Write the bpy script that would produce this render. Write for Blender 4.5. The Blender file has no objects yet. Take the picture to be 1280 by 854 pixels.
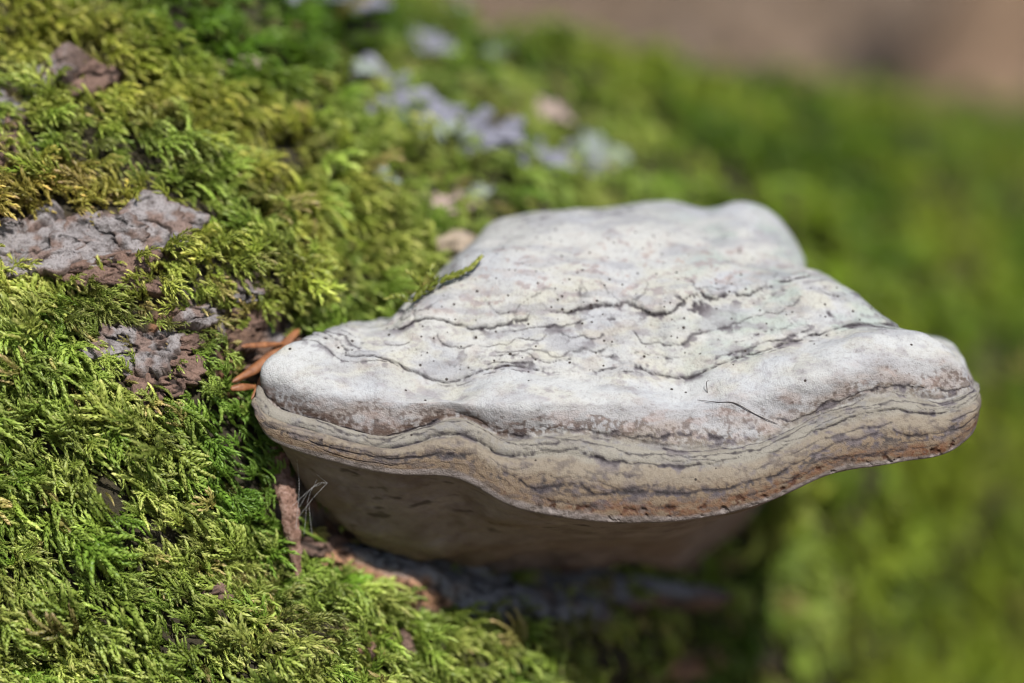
import bpy, math, random
import numpy as np
from mathutils import Matrix, Vector

# ------------------------------------------------------------------ camera, sky, sun, exposure
sc = bpy.context.scene
COL = sc.collection
CM = 0.01
PITCH = math.radians(12.0)
CP, SP = math.cos(PITCH), math.sin(PITCH)
DIST = 62.0                       # cm from lens to the plane of focus
LENS, SENSOR = 90.0, 36.0
KPX = 1280 * LENS / (SENSOR * DIST)   # photo pixels per cm at the plane of focus

cam_d = bpy.data.cameras.new('camera'); cam = bpy.data.objects.new('camera', cam_d); COL.objects.link(cam)
cam_d.lens = LENS; cam_d.sensor_width = SENSOR; cam_d.clip_start = 0.02; cam_d.clip_end = 2000
cam.location = (0, -DIST * CP * CM, DIST * SP * CM)
cam.rotation_euler = (math.pi / 2 - PITCH, 0, 0)
cam_d.dof.use_dof = True
cam_d.dof.focus_distance = (DIST - 0.1) * CM
cam_d.dof.aperture_fstop = 3.5
cam_d.dof.aperture_blades = 0
sc.camera = cam

# sun: travel direction in the frame (right, away, up)
SUN_TRAVEL = np.array([-0.25, 0.77, -0.62])
sd = np.array([SUN_TRAVEL[0], SUN_TRAVEL[1] * CP + SUN_TRAVEL[2] * SP, SUN_TRAVEL[2] * CP - SUN_TRAVEL[1] * SP])
sd = sd / np.linalg.norm(sd)
sun_d = bpy.data.lights.new('sun', 'SUN'); sun = bpy.data.objects.new('sun', sun_d); COL.objects.link(sun)
sun_d.energy = 5.0; sun_d.angle = math.radians(0.53); sun_d.color = (1.0, 0.97, 0.92)
sun.rotation_euler = Vector(sd).to_track_quat('-Z', 'Y').to_euler()
w = bpy.data.worlds.new('World'); sc.world = w; w.use_nodes = True
nt = w.node_tree
sky = nt.nodes.new('ShaderNodeTexSky'); sky.sky_type = 'NISHITA'; sky.sun_disc = False
sky.sun_elevation = math.asin(-sd[2])
sky.sun_rotation = math.atan2(-sd[0], -sd[1])
bg = nt.nodes['Background']; bg.inputs[1].default_value = 0.075
nt.links.new(sky.outputs[0], bg.inputs[0])
sc.view_settings.view_transform = 'Standard'; sc.view_settings.look = 'None'
sc.view_settings.exposure = 0.3; sc.view_settings.gamma = 1.0
sc.cycles.max_bounces = 4; sc.cycles.diffuse_bounces = 2; sc.cycles.transmission_bounces = 2; sc.cycles.glossy_bounces = 2
sc.cycles.filter_width = 1.1
sc.cycles.use_adaptive_sampling = True; sc.cycles.adaptive_threshold = 0.02
sc.cycles.caustics_reflective = False; sc.cycles.caustics_refractive = False

# ------------------------------------------------------------------ numeric helpers
rng = np.random.default_rng(7)
random.seed(7)

def P(px, py, d):
    """photo pixel + depth (cm beyond the plane of focus) -> frame coordinates (right, away, up) in cm"""
    f = (DIST + d) / DIST / KPX
    return np.stack([(px - 640) * f, d + 0 * px, (427 - py) * f], -1)

def to_px(q):
    f = DIST * KPX / (DIST + q[..., 1])
    return 640 + q[..., 0] * f, 427 - q[..., 2] * f

def W(q):
    """frame cm -> world metres"""
    q = np.asarray(q, float)
    return np.stack([q[..., 0], q[..., 1] * CP + q[..., 2] * SP, q[..., 2] * CP - q[..., 1] * SP], -1) * CM

def WD(q):
    return W(q) / CM

_perm = rng.permutation(512).astype(np.int64)
_perm = np.concatenate([_perm, _perm])
_grad = rng.normal(size=(512, 3)); _grad /= np.linalg.norm(_grad, axis=1)[:, None]

def perlin(p):
    p = np.asarray(p, float)
    sh = p.shape[:-1]; p = p.reshape(-1, 3)
    i = np.floor(p).astype(np.int64); f = p - i
    u = f * f * f * (f * (f * 6 - 15) + 10)
    i &= 511
    out = np.zeros(len(p))
    for dx in (0, 1):
        wx = u[:, 0] if dx else 1 - u[:, 0]
        a = _perm[(i[:, 0] + dx) & 511]
        for dy in (0, 1):
            wy = u[:, 1] if dy else 1 - u[:, 1]
            b = _perm[(a + i[:, 1] + dy) & 511]
            for dz in (0, 1):
                wz = u[:, 2] if dz else 1 - u[:, 2]
                g = _grad[_perm[(b + i[:, 2] + dz) & 511]]
                out += wx * wy * wz * (g[:, 0] * (f[:, 0] - dx) + g[:, 1] * (f[:, 1] - dy) + g[:, 2] * (f[:, 2] - dz))
    return (out * 1.6).reshape(sh)

def fbm(p, o=4, gain=0.5):
    p = np.asarray(p, float)
    r = 0; a = 1.0; s = 0
    for k in range(o):
        r = r + a * perlin(p * (2 ** k) + k * 17.3); s += a; a *= gain
    return r / s

def sstep(a, b, x):
    t = np.clip((x - a) / (b - a), 0, 1)
    return t * t * (3 - 2 * t)

def pchip(x, y, xq):
    """monotone cubic through y (n, ...) at x (n) evaluated at xq (m)"""
    x = np.asarray(x, float); y = np.asarray(y, float)
    h = np.diff(x); hh = h.reshape((-1,) + (1,) * (y.ndim - 1))
    dl = np.diff(y, axis=0) / hh
    m = np.zeros_like(y)
    w1 = 2 * hh[1:] + hh[:-1]; w2 = hh[1:] + 2 * hh[:-1]
    same = dl[:-1] * dl[1:] > 0
    den = np.where(same, w1 / np.where(dl[:-1] == 0, 1, dl[:-1]) + w2 / np.where(dl[1:] == 0, 1, dl[1:]), 1)
    m[1:-1] = np.where(same, (w1 + w2) / den, 0)
    m[0] = dl[0]; m[-1] = dl[-1]
    k = np.clip(np.searchsorted(x, xq) - 1, 0, len(x) - 2)
    t = ((xq - x[k]) / h[k]).reshape((-1,) + (1,) * (y.ndim - 1)); H = hh[k]
    return ((2 * t**3 - 3 * t**2 + 1) * y[k] + (t**3 - 2 * t**2 + t) * H * m[k]
            + (-2 * t**3 + 3 * t**2) * y[k + 1] + (t**3 - t**2) * H * m[k + 1])

def catmull(x, y, xq):
    """smooth cubic (finite-difference tangents)"""
    x = np.asarray(x, float); y = np.asarray(y, float)
    m = np.gradient(y, x, axis=0)
    h = np.diff(x)
    k = np.clip(np.searchsorted(x, xq) - 1, 0, len(x) - 2)
    t = ((xq - x[k]) / h[k]).reshape((-1,) + (1,) * (y.ndim - 1)); H = h[k].reshape(t.shape)
    return ((2 * t**3 - 3 * t**2 + 1) * y[k] + (t**3 - 2 * t**2 + t) * H * m[k]
            + (-2 * t**3 + 3 * t**2) * y[k + 1] + (t**3 - t**2) * H * m[k + 1])

def grid_normals(g):
    a = np.gradient(g, axis=0); b = np.gradient(g, axis=1)
    n = np.cross(a, b); n /= np.linalg.norm(n, axis=-1, keepdims=True) + 1e-12
    return n

def mesh_obj(name, verts_m, faces, mat, parent=None, smooth=True, colors=None, attrs=None, normals=None):
    me = bpy.data.meshes.new(name)
    verts_m = np.ascontiguousarray(verts_m, dtype=np.float32).reshape(-1, 3)
    faces = np.asarray(faces)
    if faces.dtype != object and faces.ndim == 2:
        n, k = faces.shape
        me.vertices.add(len(verts_m)); me.vertices.foreach_set('co', verts_m.ravel())
        me.loops.add(n * k); me.loops.foreach_set('vertex_index', faces.astype(np.int32).ravel())
        me.polygons.add(n); me.polygons.foreach_set('loop_start', np.arange(0, n * k, k, dtype=np.int32))
        me.update(calc_edges=True); me.validate()
    else:
        me.from_pydata(verts_m.tolist(), [], [list(f) for f in faces]); me.update()
    if smooth:
        me.polygons.foreach_set('use_smooth', np.ones(len(me.polygons), dtype=bool))
    if colors is not None:
        a = me.color_attributes.new('pigment', 'FLOAT_COLOR', 'POINT')
        c = np.ones((len(verts_m), 4), np.float32); c[:, :3] = np.asarray(colors).reshape(-1, 3)
        a.data.foreach_set('color', c.ravel())
    for k_, v_ in (attrs or {}).items():
        a = me.attributes.new(k_, 'FLOAT', 'POINT'); a.data.foreach_set('value', np.asarray(v_, np.float32).ravel())
    if normals is not None:
        me.normals_split_custom_set_from_vertices(np.asarray(normals, np.float32).reshape(-1, 3).tolist())
    if mat: me.materials.append(mat)
    o = bpy.data.objects.new(name, me); COL.objects.link(o)
    if parent is not None: o.parent = parent
    return o

def grid_faces(a, b, wrap=False):
    i = np.arange(a * b).reshape(a, b)
    if wrap:
        j = np.roll(i, -1, axis=1)
        return np.stack([i[:-1], i[1:], j[1:], j[:-1]], -1).reshape(-1, 4)
    return np.stack([i[:-1, :-1], i[1:, :-1], i[1:, 1:], i[:-1, 1:]], -1).reshape(-1, 4)

def tag(o, label, cat=None, group=None, kind=None):
    o['label'] = label
    if cat: o['category'] = cat
    if group: o['group'] = group
    if kind: o['kind'] = kind
    return o

def empty(name, loc):
    o = bpy.data.objects.new(name, None); COL.objects.link(o); o.location = loc; o.empty_display_size = 0.01
    return o

# ------------------------------------------------------------------ materials
def new_mat(name):
    m = bpy.data.materials.new(name); m.use_nodes = True
    t = m.node_tree
    return m, t, t.nodes['Principled BSDF']

def N(t, typ, **kw):
    n = t.nodes.new(typ)
    for k, v in kw.items():
        if k.startswith('i_'): n.inputs[k[2:]].default_value = v
        else: setattr(n, k, v)
    return n

def noise_node(t, scale, detail=4, rough=0.55, co=None):
    n = N(t, 'ShaderNodeTexNoise'); n.inputs['Scale'].default_value = scale
    n.inputs['Detail'].default_value = detail; n.inputs['Roughness'].default_value = rough
    if co is None:
        co = t.nodes.new('ShaderNodeTexCoord').outputs['Object']
    t.links.new(co, n.inputs['Vector'])
    return n

def ramp(t, fac, stops):
    r = N(t, 'ShaderNodeValToRGB'); e = r.color_ramp.elements
    while len(e) < len(stops): e.new(0.5)
    for el, (p, c) in zip(e, stops):
        el.position = p; el.color = (*c, 1) if len(c) == 3 else c
    t.links.new(fac, r.inputs[0])
    return r

def mix(t, a, b, fac, mode='MIX'):
    m = N(t, 'ShaderNodeMix', data_type='RGBA', blend_type=mode)
    for sock, v in ((m.inputs[6], a), (m.inputs[7], b), (m.inputs[0], fac)):
        if isinstance(v, (int, float)): sock.default_value = v
        elif isinstance(v, tuple): sock.default_value = (*v, 1)
        else: t.links.new(v, sock)
    return m.outputs[2]

def bump(t, h, dist, strength=1.0, prev=None):
    b = N(t, 'ShaderNodeBump'); b.inputs['Distance'].default_value = dist; b.inputs['Strength'].default_value = strength
    t.links.new(h, b.inputs['Height'])
    if prev is not None: t.links.new(prev, b.inputs['Normal'])
    return b.outputs['Normal']

def math_n(t, op, a, b=None):
    m = N(t, 'ShaderNodeMath', operation=op)
    for i, v in enumerate((a, b)):
        if v is None: continue
        if isinstance(v, (int, float)): m.inputs[i].default_value = v
        else: t.links.new(v, m.inputs[i])
    return m.outputs[0]

def fungus_material():
    m, t, b = new_mat('fungus_crust')
    at = N(t, 'ShaderNodeAttribute', attribute_name='pigment')
    sp = N(t, 'ShaderNodeAttribute', attribute_name='pits')
    co = t.nodes.new('ShaderNodeTexCoord').outputs['Object']
    n1 = noise_node(t, 900, 5, 0.65, co); n2 = noise_node(t, 2600, 3, 0.6, co)
    g = ramp(t, n1.outputs[0], [(0.30, (0.62, 0.59, 0.58)), (0.48, (1, 1, 1)), (0.75, (1.1, 1.1, 1.1))])
    c = mix(t, at.outputs['Color'], g.outputs[0], 0.55, 'MULTIPLY')
    g2 = ramp(t, n2.outputs[0], [(0.3, (0.8, 0.78, 0.76)), (0.55, (1.05, 1.05, 1.05))])
    c = mix(t, c, g2.outputs[0], 0.5, 'MULTIPLY')
    vo = N(t, 'ShaderNodeTexVoronoi'); vo.inputs['Scale'].default_value = 600; vo.inputs['Randomness'].default_value = 1.0
    t.links.new(co, vo.inputs['Vector'])
    sep = N(t, 'ShaderNodeSeparateColor'); t.links.new(vo.outputs['Color'], sep.inputs[0])
    keep = math_n(t, 'LESS_THAN', sep.outputs[0], sp.outputs['Fac'])
    rad = math_n(t, 'MULTIPLY_ADD', sep.outputs[1], 0.17); rad.node.inputs[2].default_value = 0.07
    inside = math_n(t, 'LESS_THAN', vo.outputs['Distance'], rad)
    dot = math_n(t, 'MULTIPLY', keep, inside)
    c = mix(t, c, (0.035, 0.026, 0.022), dot)
    t.links.new(c, b.inputs['Base Color'])
    b.inputs['Roughness'].default_value = 0.72; b.inputs['Specular IOR Level'].default_value = 0.28
    nr = bump(t, n1.outputs[0], 0.00035, 0.8)
    nr = bump(t, n2.outputs[0], 0.0003, 0.8, nr)
    hd = math_n(t, 'SUBTRACT', 1.0, dot)
    nr = bump(t, hd, 0.0004, 0.7, nr)
    t.links.new(nr, b.inputs['Normal'])
    return m

def pore_material():
    m, t, b = new_mat('fungus_pores')
    at = N(t, 'ShaderNodeAttribute', attribute_name='pigment')
    n1 = noise_node(t, 500, 5, 0.65); n2 = noise_node(t, 3500, 2, 0.5)
    g = ramp(t, n1.outputs[0], [(0.3, (0.75, 0.72, 0.7)), (0.6, (1.05, 1.05, 1.05))])
    c = mix(t, at.outputs['Color'], g.outputs[0], 0.7, 'MULTIPLY')
    t.links.new(c, b.inputs['Base Color']); b.inputs['Roughness'].default_value = 0.85
    nr = bump(t, n1.outputs[0], 0.0003, 0.5); nr = bump(t, n2.outputs[0], 0.0001, 0.6, nr)
    t.links.new(nr, b.inputs['Normal'])
    return m

def bark_material(name, stops, s1=140, s2=600, bd=0.0007):
    m, t, b = new_mat(name)
    co = t.nodes.new('ShaderNodeTexCoord').outputs['Object']
    n1 = noise_node(t, s1, 6, 0.65, co); n2 = noise_node(t, s2, 5, 0.7, co)
    f = math_n(t, 'MULTIPLY_ADD', n2.outputs[0], 0.55); f.node.inputs[2].default_value = -0.275
    s = math_n(t, 'ADD', n1.outputs[0], f)
    r = ramp(t, s, stops)
    c = r.outputs[0]
    t.links.new(c, b.inputs['Base Color']); b.inputs['Roughness'].default_value = 0.85
    b.inputs['Specular IOR Level'].default_value = 0.25
    nr = bump(t, n1.outputs[0], bd * 2, 0.6); nr = bump(t, n2.outputs[0], bd, 0.9, nr)
    t.links.new(nr, b.inputs['Normal'])
    return m

def bark_plate_material():
    """grey weathered outside, reddish-brown broken sides: the pigment attribute says which"""
    m, t, b = new_mat('bark_plate')
    at = N(t, 'ShaderNodeAttribute', attribute_name='pigment')
    co = t.nodes.new('ShaderNodeTexCoord').outputs['Object']
    n1 = noise_node(t, 420, 6, 0.75, co); n2 = noise_node(t, 1800, 4, 0.7, co)
    r = ramp(t, n1.outputs[0], [(0.36, (0.32, 0.27, 0.25)), (0.5, (1, 1, 1)), (0.7, (1.25, 1.22, 1.2))])
    c = mix(t, at.outputs['Color'], r.outputs[0], 0.9, 'MULTIPLY')
    r2 = ramp(t, n2.outputs[0], [(0.36, (0.35, 0.3, 0.28)), (0.48, (1, 1, 1))])
    c = mix(t, c, r2.outputs[0], 0.7, 'MULTIPLY')
    t.links.new(c, b.inputs['Base Color']); b.inputs['Roughness'].default_value = 0.8
    nr = bump(t, n1.outputs[0], 0.0010, 0.8); nr = bump(t, n2.outputs[0], 0.0005, 0.8, nr)
    t.links.new(nr, b.inputs['Normal'])
    return m

def moss_material(fixed=None):
    m, t, b = new_mat('moss_leaf' if fixed is None else 'moss_sprig_leaf')
    tint = N(t, 'ShaderNodeAttribute', attribute_name='tint', attribute_type='INSTANCER')
    age = N(t, 'ShaderNodeAttribute', attribute_name='age')           # 0 old base of the shoot .. 1 young tip
    lf = N(t, 'ShaderNodeAttribute', attribute_name='leafrand')
    g = ramp(t, age.outputs['Fac'], [(0.0, (0.42, 0.36, 0.26)), (0.4, (0.85, 0.9, 0.8)), (0.8, (1.1, 1.08, 1.2)), (1.0, (1.45, 1.3, 1.9))])
    c = mix(t, tint.outputs['Color'] if fixed is None else fixed, g.outputs[0], 1.0, 'MULTIPLY')
    g2 = ramp(t, lf.outputs['Fac'], [(0.0, (0.75, 0.8, 0.7)), (1.0, (1.25, 1.18, 1.3))])
    c = mix(t, c, g2.outputs[0], 1.0, 'MULTIPLY')
    t.links.new(c, b.inputs['Base Color'])
    b.inputs['Roughness'].default_value = 0.45; b.inputs['Specular IOR Level'].default_value = 0.45
    tr = N(t, 'ShaderNodeBsdfTranslucent'); t.links.new(c, tr.inputs[0])
    mx = N(t, 'ShaderNodeMixShader'); mx.inputs[0].default_value = 0.38
    out = t.nodes['Material Output']
    t.links.new(b.outputs[0], mx.inputs[1]); t.links.new(tr.outputs[0], mx.inputs[2]); t.links.new(mx.outputs[0], out.inputs[0])
    return m

def plain_material(name, c1, c2, scale, rough=0.8, bd=0.0003, translucent=0.0):
    m, t, b = new_mat(name)
    n1 = noise_node(t, scale, 5, 0.65)
    r = ramp(t, n1.outputs[0], [(0.3, c1), (0.7, c2)])
    t.links.new(r.outputs[0], b.inputs['Base Color']); b.inputs['Roughness'].default_value = rough
    nr = bump(t, n1.outputs[0], bd, 0.8); t.links.new(nr, b.inputs['Normal'])
    if translucent:
        tr = N(t, 'ShaderNodeBsdfTranslucent'); t.links.new(r.outputs[0], tr.inputs[0])
        mx = N(t, 'ShaderNodeMixShader'); mx.inputs[0].default_value = translucent
        t.links.new(b.outputs[0], mx.inputs[1]); t.links.new(tr.outputs[0], mx.inputs[2])
        t.links.new(mx.outputs[0], t.nodes['Material Output'].inputs[0])
    return m

def trunk_material():
    m, t, b = new_mat('log_bark')
    co = t.nodes.new('ShaderNodeTexCoord').outputs['Object']
    at = N(t, 'ShaderNodeAttribute', attribute_name='pigment')
    n1 = noise_node(t, 160, 6, 0.7, co); n2 = noise_node(t, 900, 5, 0.7, co)
    r = ramp(t, n1.outputs[0], [(0.3, (0.35, 0.32, 0.3)), (0.55, (1, 1, 1)), (0.75, (1.4, 1.35, 1.3))])
    c = mix(t, at.outputs['Color'], r.outputs[0], 0.9, 'MULTIPLY')
    r2 = ramp(t, n2.outputs[0], [(0.35, (0.4, 0.36, 0.34)), (0.55, (1.1, 1.1, 1.1))])
    c = mix(t, c, r2.outputs[0], 0.8, 'MULTIPLY')
    t.links.new(c, b.inputs['Base Color']); b.inputs['Roughness'].default_value = 0.9
    nr = bump(t, n1.outputs[0], 0.002, 0.8); nr = bump(t, n2.outputs[0], 0.0007, 0.9, nr)
    t.links.new(nr, b.inputs['Normal'])
    return m

M_FUNGUS = fungus_material(); M_PORE = pore_material(); M_PLATE = bark_plate_material(); M_MOSS = moss_material(); M_TRUNK = trunk_material()

# ------------------------------------------------------------------ ground far behind
def build_ground():
    z = -27 * CM
    n = 160
    ang = np.linspace(0, 2 * np.pi, n, endpoint=False)
    rad = np.concatenate([[0.0], np.geomspace(0.3, 900, 90)])
    R, A = np.meshgrid(rad, ang, indexing='ij')
    x = R * np.cos(A); y = 1 + R * np.sin(A)
    hz = fbm(np.stack([x * 0.6, y * 0.6, 0 * x + 3.3], -1), 4) * 0.12 * sstep(0.8, 3, R) * (1 - 0.5 * sstep(60, 200, R))
    v = np.stack([x, y, z + hz], -1)
    f = grid_faces(len(rad), n, wrap=True)
    m, t, b = new_mat('forest_floor')
    co = t.nodes.new('ShaderNodeTexCoord').outputs['Object']
    n1 = noise_node(t, 1.6, 3, 0.5, co); n2 = noise_node(t, 28, 6, 0.7, co)
    r = ramp(t, n1.outputs[0], [(0.35, (0.115, 0.094, 0.080)), (0.5, (0.16, 0.122, 0.094)), (0.66, (0.22, 0.155, 0.11))])
    r2 = ramp(t, n2.outputs[0], [(0.3, (0.5, 0.45, 0.42)), (0.6, (1.15, 1.1, 1.05))])
    t.links.new(mix(t, r.outputs[0], r2.outputs[0], 0.8, 'MULTIPLY'), b.inputs['Base Color'])
    b.inputs['Roughness'].default_value = 0.95
    t.links.new(bump(t, n2.outputs[0], 0.02, 0.8), b.inputs['Normal'])
    o = mesh_obj('ground', v.reshape(-1, 3), f, m)
    tag(o, 'brown forest floor far out of focus behind the log', kind='structure')
build_ground()

# ------------------------------------------------------------------ the log
# plan of the near flank F and of the crest T (right, away), stations along the log
ST = np.array([0, 1, 2, 3, 4, 5, 6, 7, 8, 9, 10, 11], float)
FP = np.array([(-34, -.6), (-20, .3), (-9.5, 0.5), (-7.0, 1.5), (-5.0, 3.0), (-2.8, 4.8), (0.2, 7.0), (4, 11.0), (8.5, 18.5), (20, 38), (36, 65), (60, 105)], float)
TP = np.array([(-34, 17), (-21, 17.5), (-14.5, 18.5), (-12.5, 19.3), (-11.2, 20.2), (-10, 21.3), (-8.6, 23.2), (-7.4, 26), (-5.5, 30), (4.5, 47.5), (20.5, 74.5), (44.5, 114.5)], float)
CV = np.array([-4, -4, -4, -4, -4, -4, -4, -4, -4, -4, -4, -4], float)
HH = np.array([18, 18, 18, 17.8, 17.2, 16.0, 15.0, 14.2, 14.0, 14.1, 15.2, 17.4], float)

def log_point(l, th):
    """base surface of the log (no relief): l station, th angle (0 near flank, pi/2 crest)"""
    F = catmull(ST, FP, l); T = catmull(ST, TP, l)
    cv = np.interp(l, ST, CV); hh = catmull(ST, HH, l)
    ct = np.cos(th); st_ = np.sin(th)
    back = np.where(ct < 0, 0.55, 1.0)
    xy = T + (ct * back)[:, None] * (F - T)
    v = cv + hh * st_ * np.where(st_ < 0, 1.7, 1.0)
    bulge = 2.4 * sstep(-6.2, -8.6, v) * sstep(2.2, 4.0, l) * sstep(7.4, 5.6, l)       # the flank swells out again below the bracket
    return np.stack([xy[:, 0], xy[:, 1] - bulge, v], -1)

# bare patches (photo pixel centre, radii, strength) -- authored as places on the log's flank
BARE = [(30, 316, 110, 40, 1), (150, 310, 80, 40, 1), (205, 300, 50, 32, .9), (180, 452, 52, 34, .95), (210, 470, 35, 30, .8), (240, 410, 60, 34, .6), (95, 112, 52, 22, 1),
        (10, 150, 25, 30, .8), (320, 455, 62, 66, 1), (310, 395, 28, 28, .8), (360, 640, 34, 74, 1), (395, 690, 55, 30, .85), (480, 725, 110, 44, 1),
        (565, 760, 85, 46, 1), (660, 745, 95, 40, .7), (760, 770, 90, 35, .25), (185, 505, 16, 20, .8), (290, 725, 60, 35, .45), (330, 790, 50, 30, .35), (545, 268, 45, 35, .7), (600, 700, 180, 30, 1), (430, 625, 60, 50, .9),
        (800, 710, 120, 26, .7), (850, 840, 70, 20, .5), (210, 770, 40, 40, .25)]

def bare_mask(q):
    px, py = to_px(q)
    m = np.zeros(px.shape)
    wob = 0.45 * fbm(q * 0.9 + 5, 3)
    front = sstep(60, 40, q[..., 1])
    for (x, y, rx, ry, s) in BARE:
        r = np.sqrt(((px - x) / rx) ** 2 + ((py - y) / ry) ** 2) + wob
        m = np.maximum(m, s * sstep(1.15, 0.75, r))
    return m * front

def relief(q, bm):
    """outward relief in cm: mossy cushions and bark ridges"""
    farc = sstep(6, 20, q[..., 1])
    cush = (.75 + 1.5 * farc) * fbm(q * 0.20 + 9, 3) + 0.85 * fbm(q * 0.55 + 2, 3) + 0.35
    ridg = 1 - np.abs(fbm(q * np.array([.35, .35, .8]) + 31, 4)) * 3
    bark = 0.28 * np.clip(ridg, -1.2, 1) + 0.10 * fbm(q * 3.1, 3) - 0.15
    return np.where(True, (1 - bm) * cush + bm * bark, 0)

LN, TN = 620, 300
# finer stations where the log is near
lg = np.interp(np.linspace(0, 1, LN), [0, .10, .72, .88, 1], [0, 1, 8, 9.3, 11])
tg = np.radians(np.interp(np.linspace(0, 1, TN), [0, .12, .78, 1], [-120, -55, 80, 215]))
Lm, Tm = np.meshgrid(lg, tg, indexing='ij')
base = log_point(Lm.ravel(), Tm.ravel()).reshape(LN, TN, 3)
bn = grid_normals(base)
if bn[LN // 3, TN // 2, 1] > 0: bn = -bn
BM = bare_mask(base)
REL = relief(base, BM)
surf = base + bn * REL[..., None]
sn = grid_normals(surf)
if sn[LN // 3, TN // 2, 1] > 0: sn = -sn
SPX, SPY = to_px(surf)

def build_log():
    root = empty('fallen_log', W(np.array([0, 20, -22.])))
    tag(root, 'thick moss-covered fallen log carrying the big bracket fungus', 'log')
    pos = surf.reshape(-1, 3)
    n1 = fbm(pos * 0.5 + 40, 3)[:, None]; n2 = fbm(pos * 1.4 + 11, 3)[:, None]
    grey = np.array([0.25, 0.23, 0.235]); brown = np.array([0.20, 0.115, 0.075]); oran = np.array([0.36, 0.17, 0.085]); dark_gap = np.array([0.040, 0.032, 0.014])
    c = grey + (brown - grey) * sstep(-.25, .2, n1)
    c = c + (oran - c) * sstep(.15, .4, n2)
    # bark under the bracket has its blue-grey shade painted in, orange where the sun reaches beside it
    px, py = SPX.reshape(-1), SPY.reshape(-1)
    def el(x, y, rx, ry): return sstep(1.2, .6, np.sqrt(((px - x) / rx) ** 2 + ((py - y) / ry) ** 2) + .5 * n2[:, 0])[:, None]
    slate = np.array([0.21, 0.21, 0.23])
    for e in ((500, 705, 90, 28), (650, 735, 120, 40), (760, 720, 120, 30)):
        c = c + (slate - c) * el(*e) * .9
    for e in ((520, 745, 70, 22), (575, 775, 40, 22), (440, 715, 50, 18), (430, 790, 60, 40)):
        c = c + (np.array([0.46, 0.24, 0.13]) - c) * el(*e) * .85
    bm = BM.reshape(-1, 1)
    c = dark_gap + (c - dark_gap) * sstep(.25, .7, bm)  # dead-moss base, darkened so the gaps between shoots look shaded
    inv = Matrix.Translation(-Vector(root.location))
    v = W(pos) - np.array(root.location)
    mesh_obj('trunk', v, grid_faces(LN, TN), M_TRUNK, root, colors=c)
    return root
LOG = build_log()

# pixel -> nearest visible surface vertex of the log
_vis = np.einsum('ijk,ijk->ij', sn, np.array([0, -DIST, 0.]) - surf) > 0
_flat = np.flatnonzero(_vis.ravel())
_fp = np.stack([SPX.ravel()[_flat], SPY.ravel()[_flat]], -1); _fd = surf[..., 1].ravel()[_flat]
def on_log(px, py):
    r2 = (_fp[:, 0] - px) ** 2 + (_fp[:, 1] - py) ** 2
    k = np.flatnonzero(r2 < max(36, r2.min() * 1.01 + 4))
    k = k[np.argmin(_fd[k])]
    i = _flat[k]
    return surf.reshape(-1, 3)[i].copy(), sn.reshape(-1, 3)[i].copy()

def frame(n, hint=(1, 0, 0)):
    n = n / np.linalg.norm(n)
    t_ = np.array(hint, float); t_ = t_ - n * np.dot(t_, n); t_ /= np.linalg.norm(t_)
    return t_, np.cross(n, t_), n

# ------------------------------------------------------------------ bracket fungus
KEY = {}
KEY[2] = [(600,310,11),(575,325,8),(600,300,7.2),(620,280,7),(650,271,7),(690,265,7),(730,262,7),(770,258,7.2),(810,254,7.5),(850,255,7.5),(880,262,7.3),(918,257,7.2),(958,266,7.4),(990,296,7.6),(1000,322,8.4),(990,335,11)]
KEY[3] = [(600,320,9),(560,335,5.6),(580,318,5.0),(600,302,4.8),(628,290,4.7),(663,281,4.7),(705,275,4.8),(748,272,5.0),(798,270,5.2),(848,284,5.2),(888,292,5.2),(928,280,5.5),(962,290,5.8),(992,312,6.0),(1005,326,7),(990,338,9.5)]
KEY[4] = [(560,350,7),(520,372,4.2),(535,362,3.6),(560,352,3.2),(595,342,3.1),(635,336,3.0),(680,330,3.1),(735,326,3.2),(795,322,3.3),(845,326,3.4),(890,326,3.7),(930,322,4.1),(965,322,4.4),(994,330,4.8),(1006,338,6),(990,345,8.5)]
KEY[5] = [(520,400,5.5),(478,409,3.2),(490,412,2.6),(515,410,2.2),(555,400,2.2),(600,411,1.9),(655,402,2.0),(725,388,2.2),(795,387,2.2),(850,379,2.3),(906,370,2.6),(950,364,2.9),(985,352,3.2),(1012,342,3.7),(1030,346,5),(1010,355,7.5)]
KEY[6] = [(470,408,5),(432,414,2.9),(448,418,2.2),(472,428,1.8),(525,424,1.75),(580,440,1.5),(643,430,1.6),(718,427,1.65),(795,425,1.7),(858,425,1.7),(920,408,1.9),(985,388,2.2),(1038,374,2.5),(1070,368,2.9),(1080,376,4),(1050,385,7)]
KEY[7] = [(430,422,4.5),(392,423,2.4),(410,429,1.8),(432,446,1.3),(495,448,1.2),(560,474,1.0),(630,459,1.2),(712,467,1.1),(795,457,1.2),(865,464,1.1),(935,442,1.3),(1007,421,1.6),(1062,401,1.9),(1105,402,2.2),(1124,410,3.2),(1095,415,7)]
KEY[8] = [(400,432,4.2),(352,441,1.6),(375,434,1.2),(425,456,.9),(490,464,.8),(565,485,.7),(635,474,.7),(712,481,.6),(796,475,.6),(868,476,.6),(945,456,.8),(1028,427,1.0),(1105,411,1.2),(1155,418,1.4),(1190,440,2.2),(1150,420,6.5)]
KEY[9] = [(380,455,4),(331,464,1.1),(348,476,.5),(405,494,.05),(480,505,-.1),(560,503,-.3),(630,510,-.4),(710,508,-.55),(795,512,-.6),(870,512,-.6),(950,500,-.5),(1030,474,-.3),(1110,452,.1),(1172,457,.5),(1211,466,1.4),(1170,440,6)]
KEY[10] = [(372,488,4),(331,482,1.25),(345,509,.65),(400,526,.25),(480,546,.05),(572,523,-.2),(632,547,-.35),(712,541,-.55),(795,553,-.65),(870,560,-.65),(950,551,-.55),(1030,514,-.3),(1110,491,.1),(1172,500,.45),(1217,483,1.25),(1175,470,6)]
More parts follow.
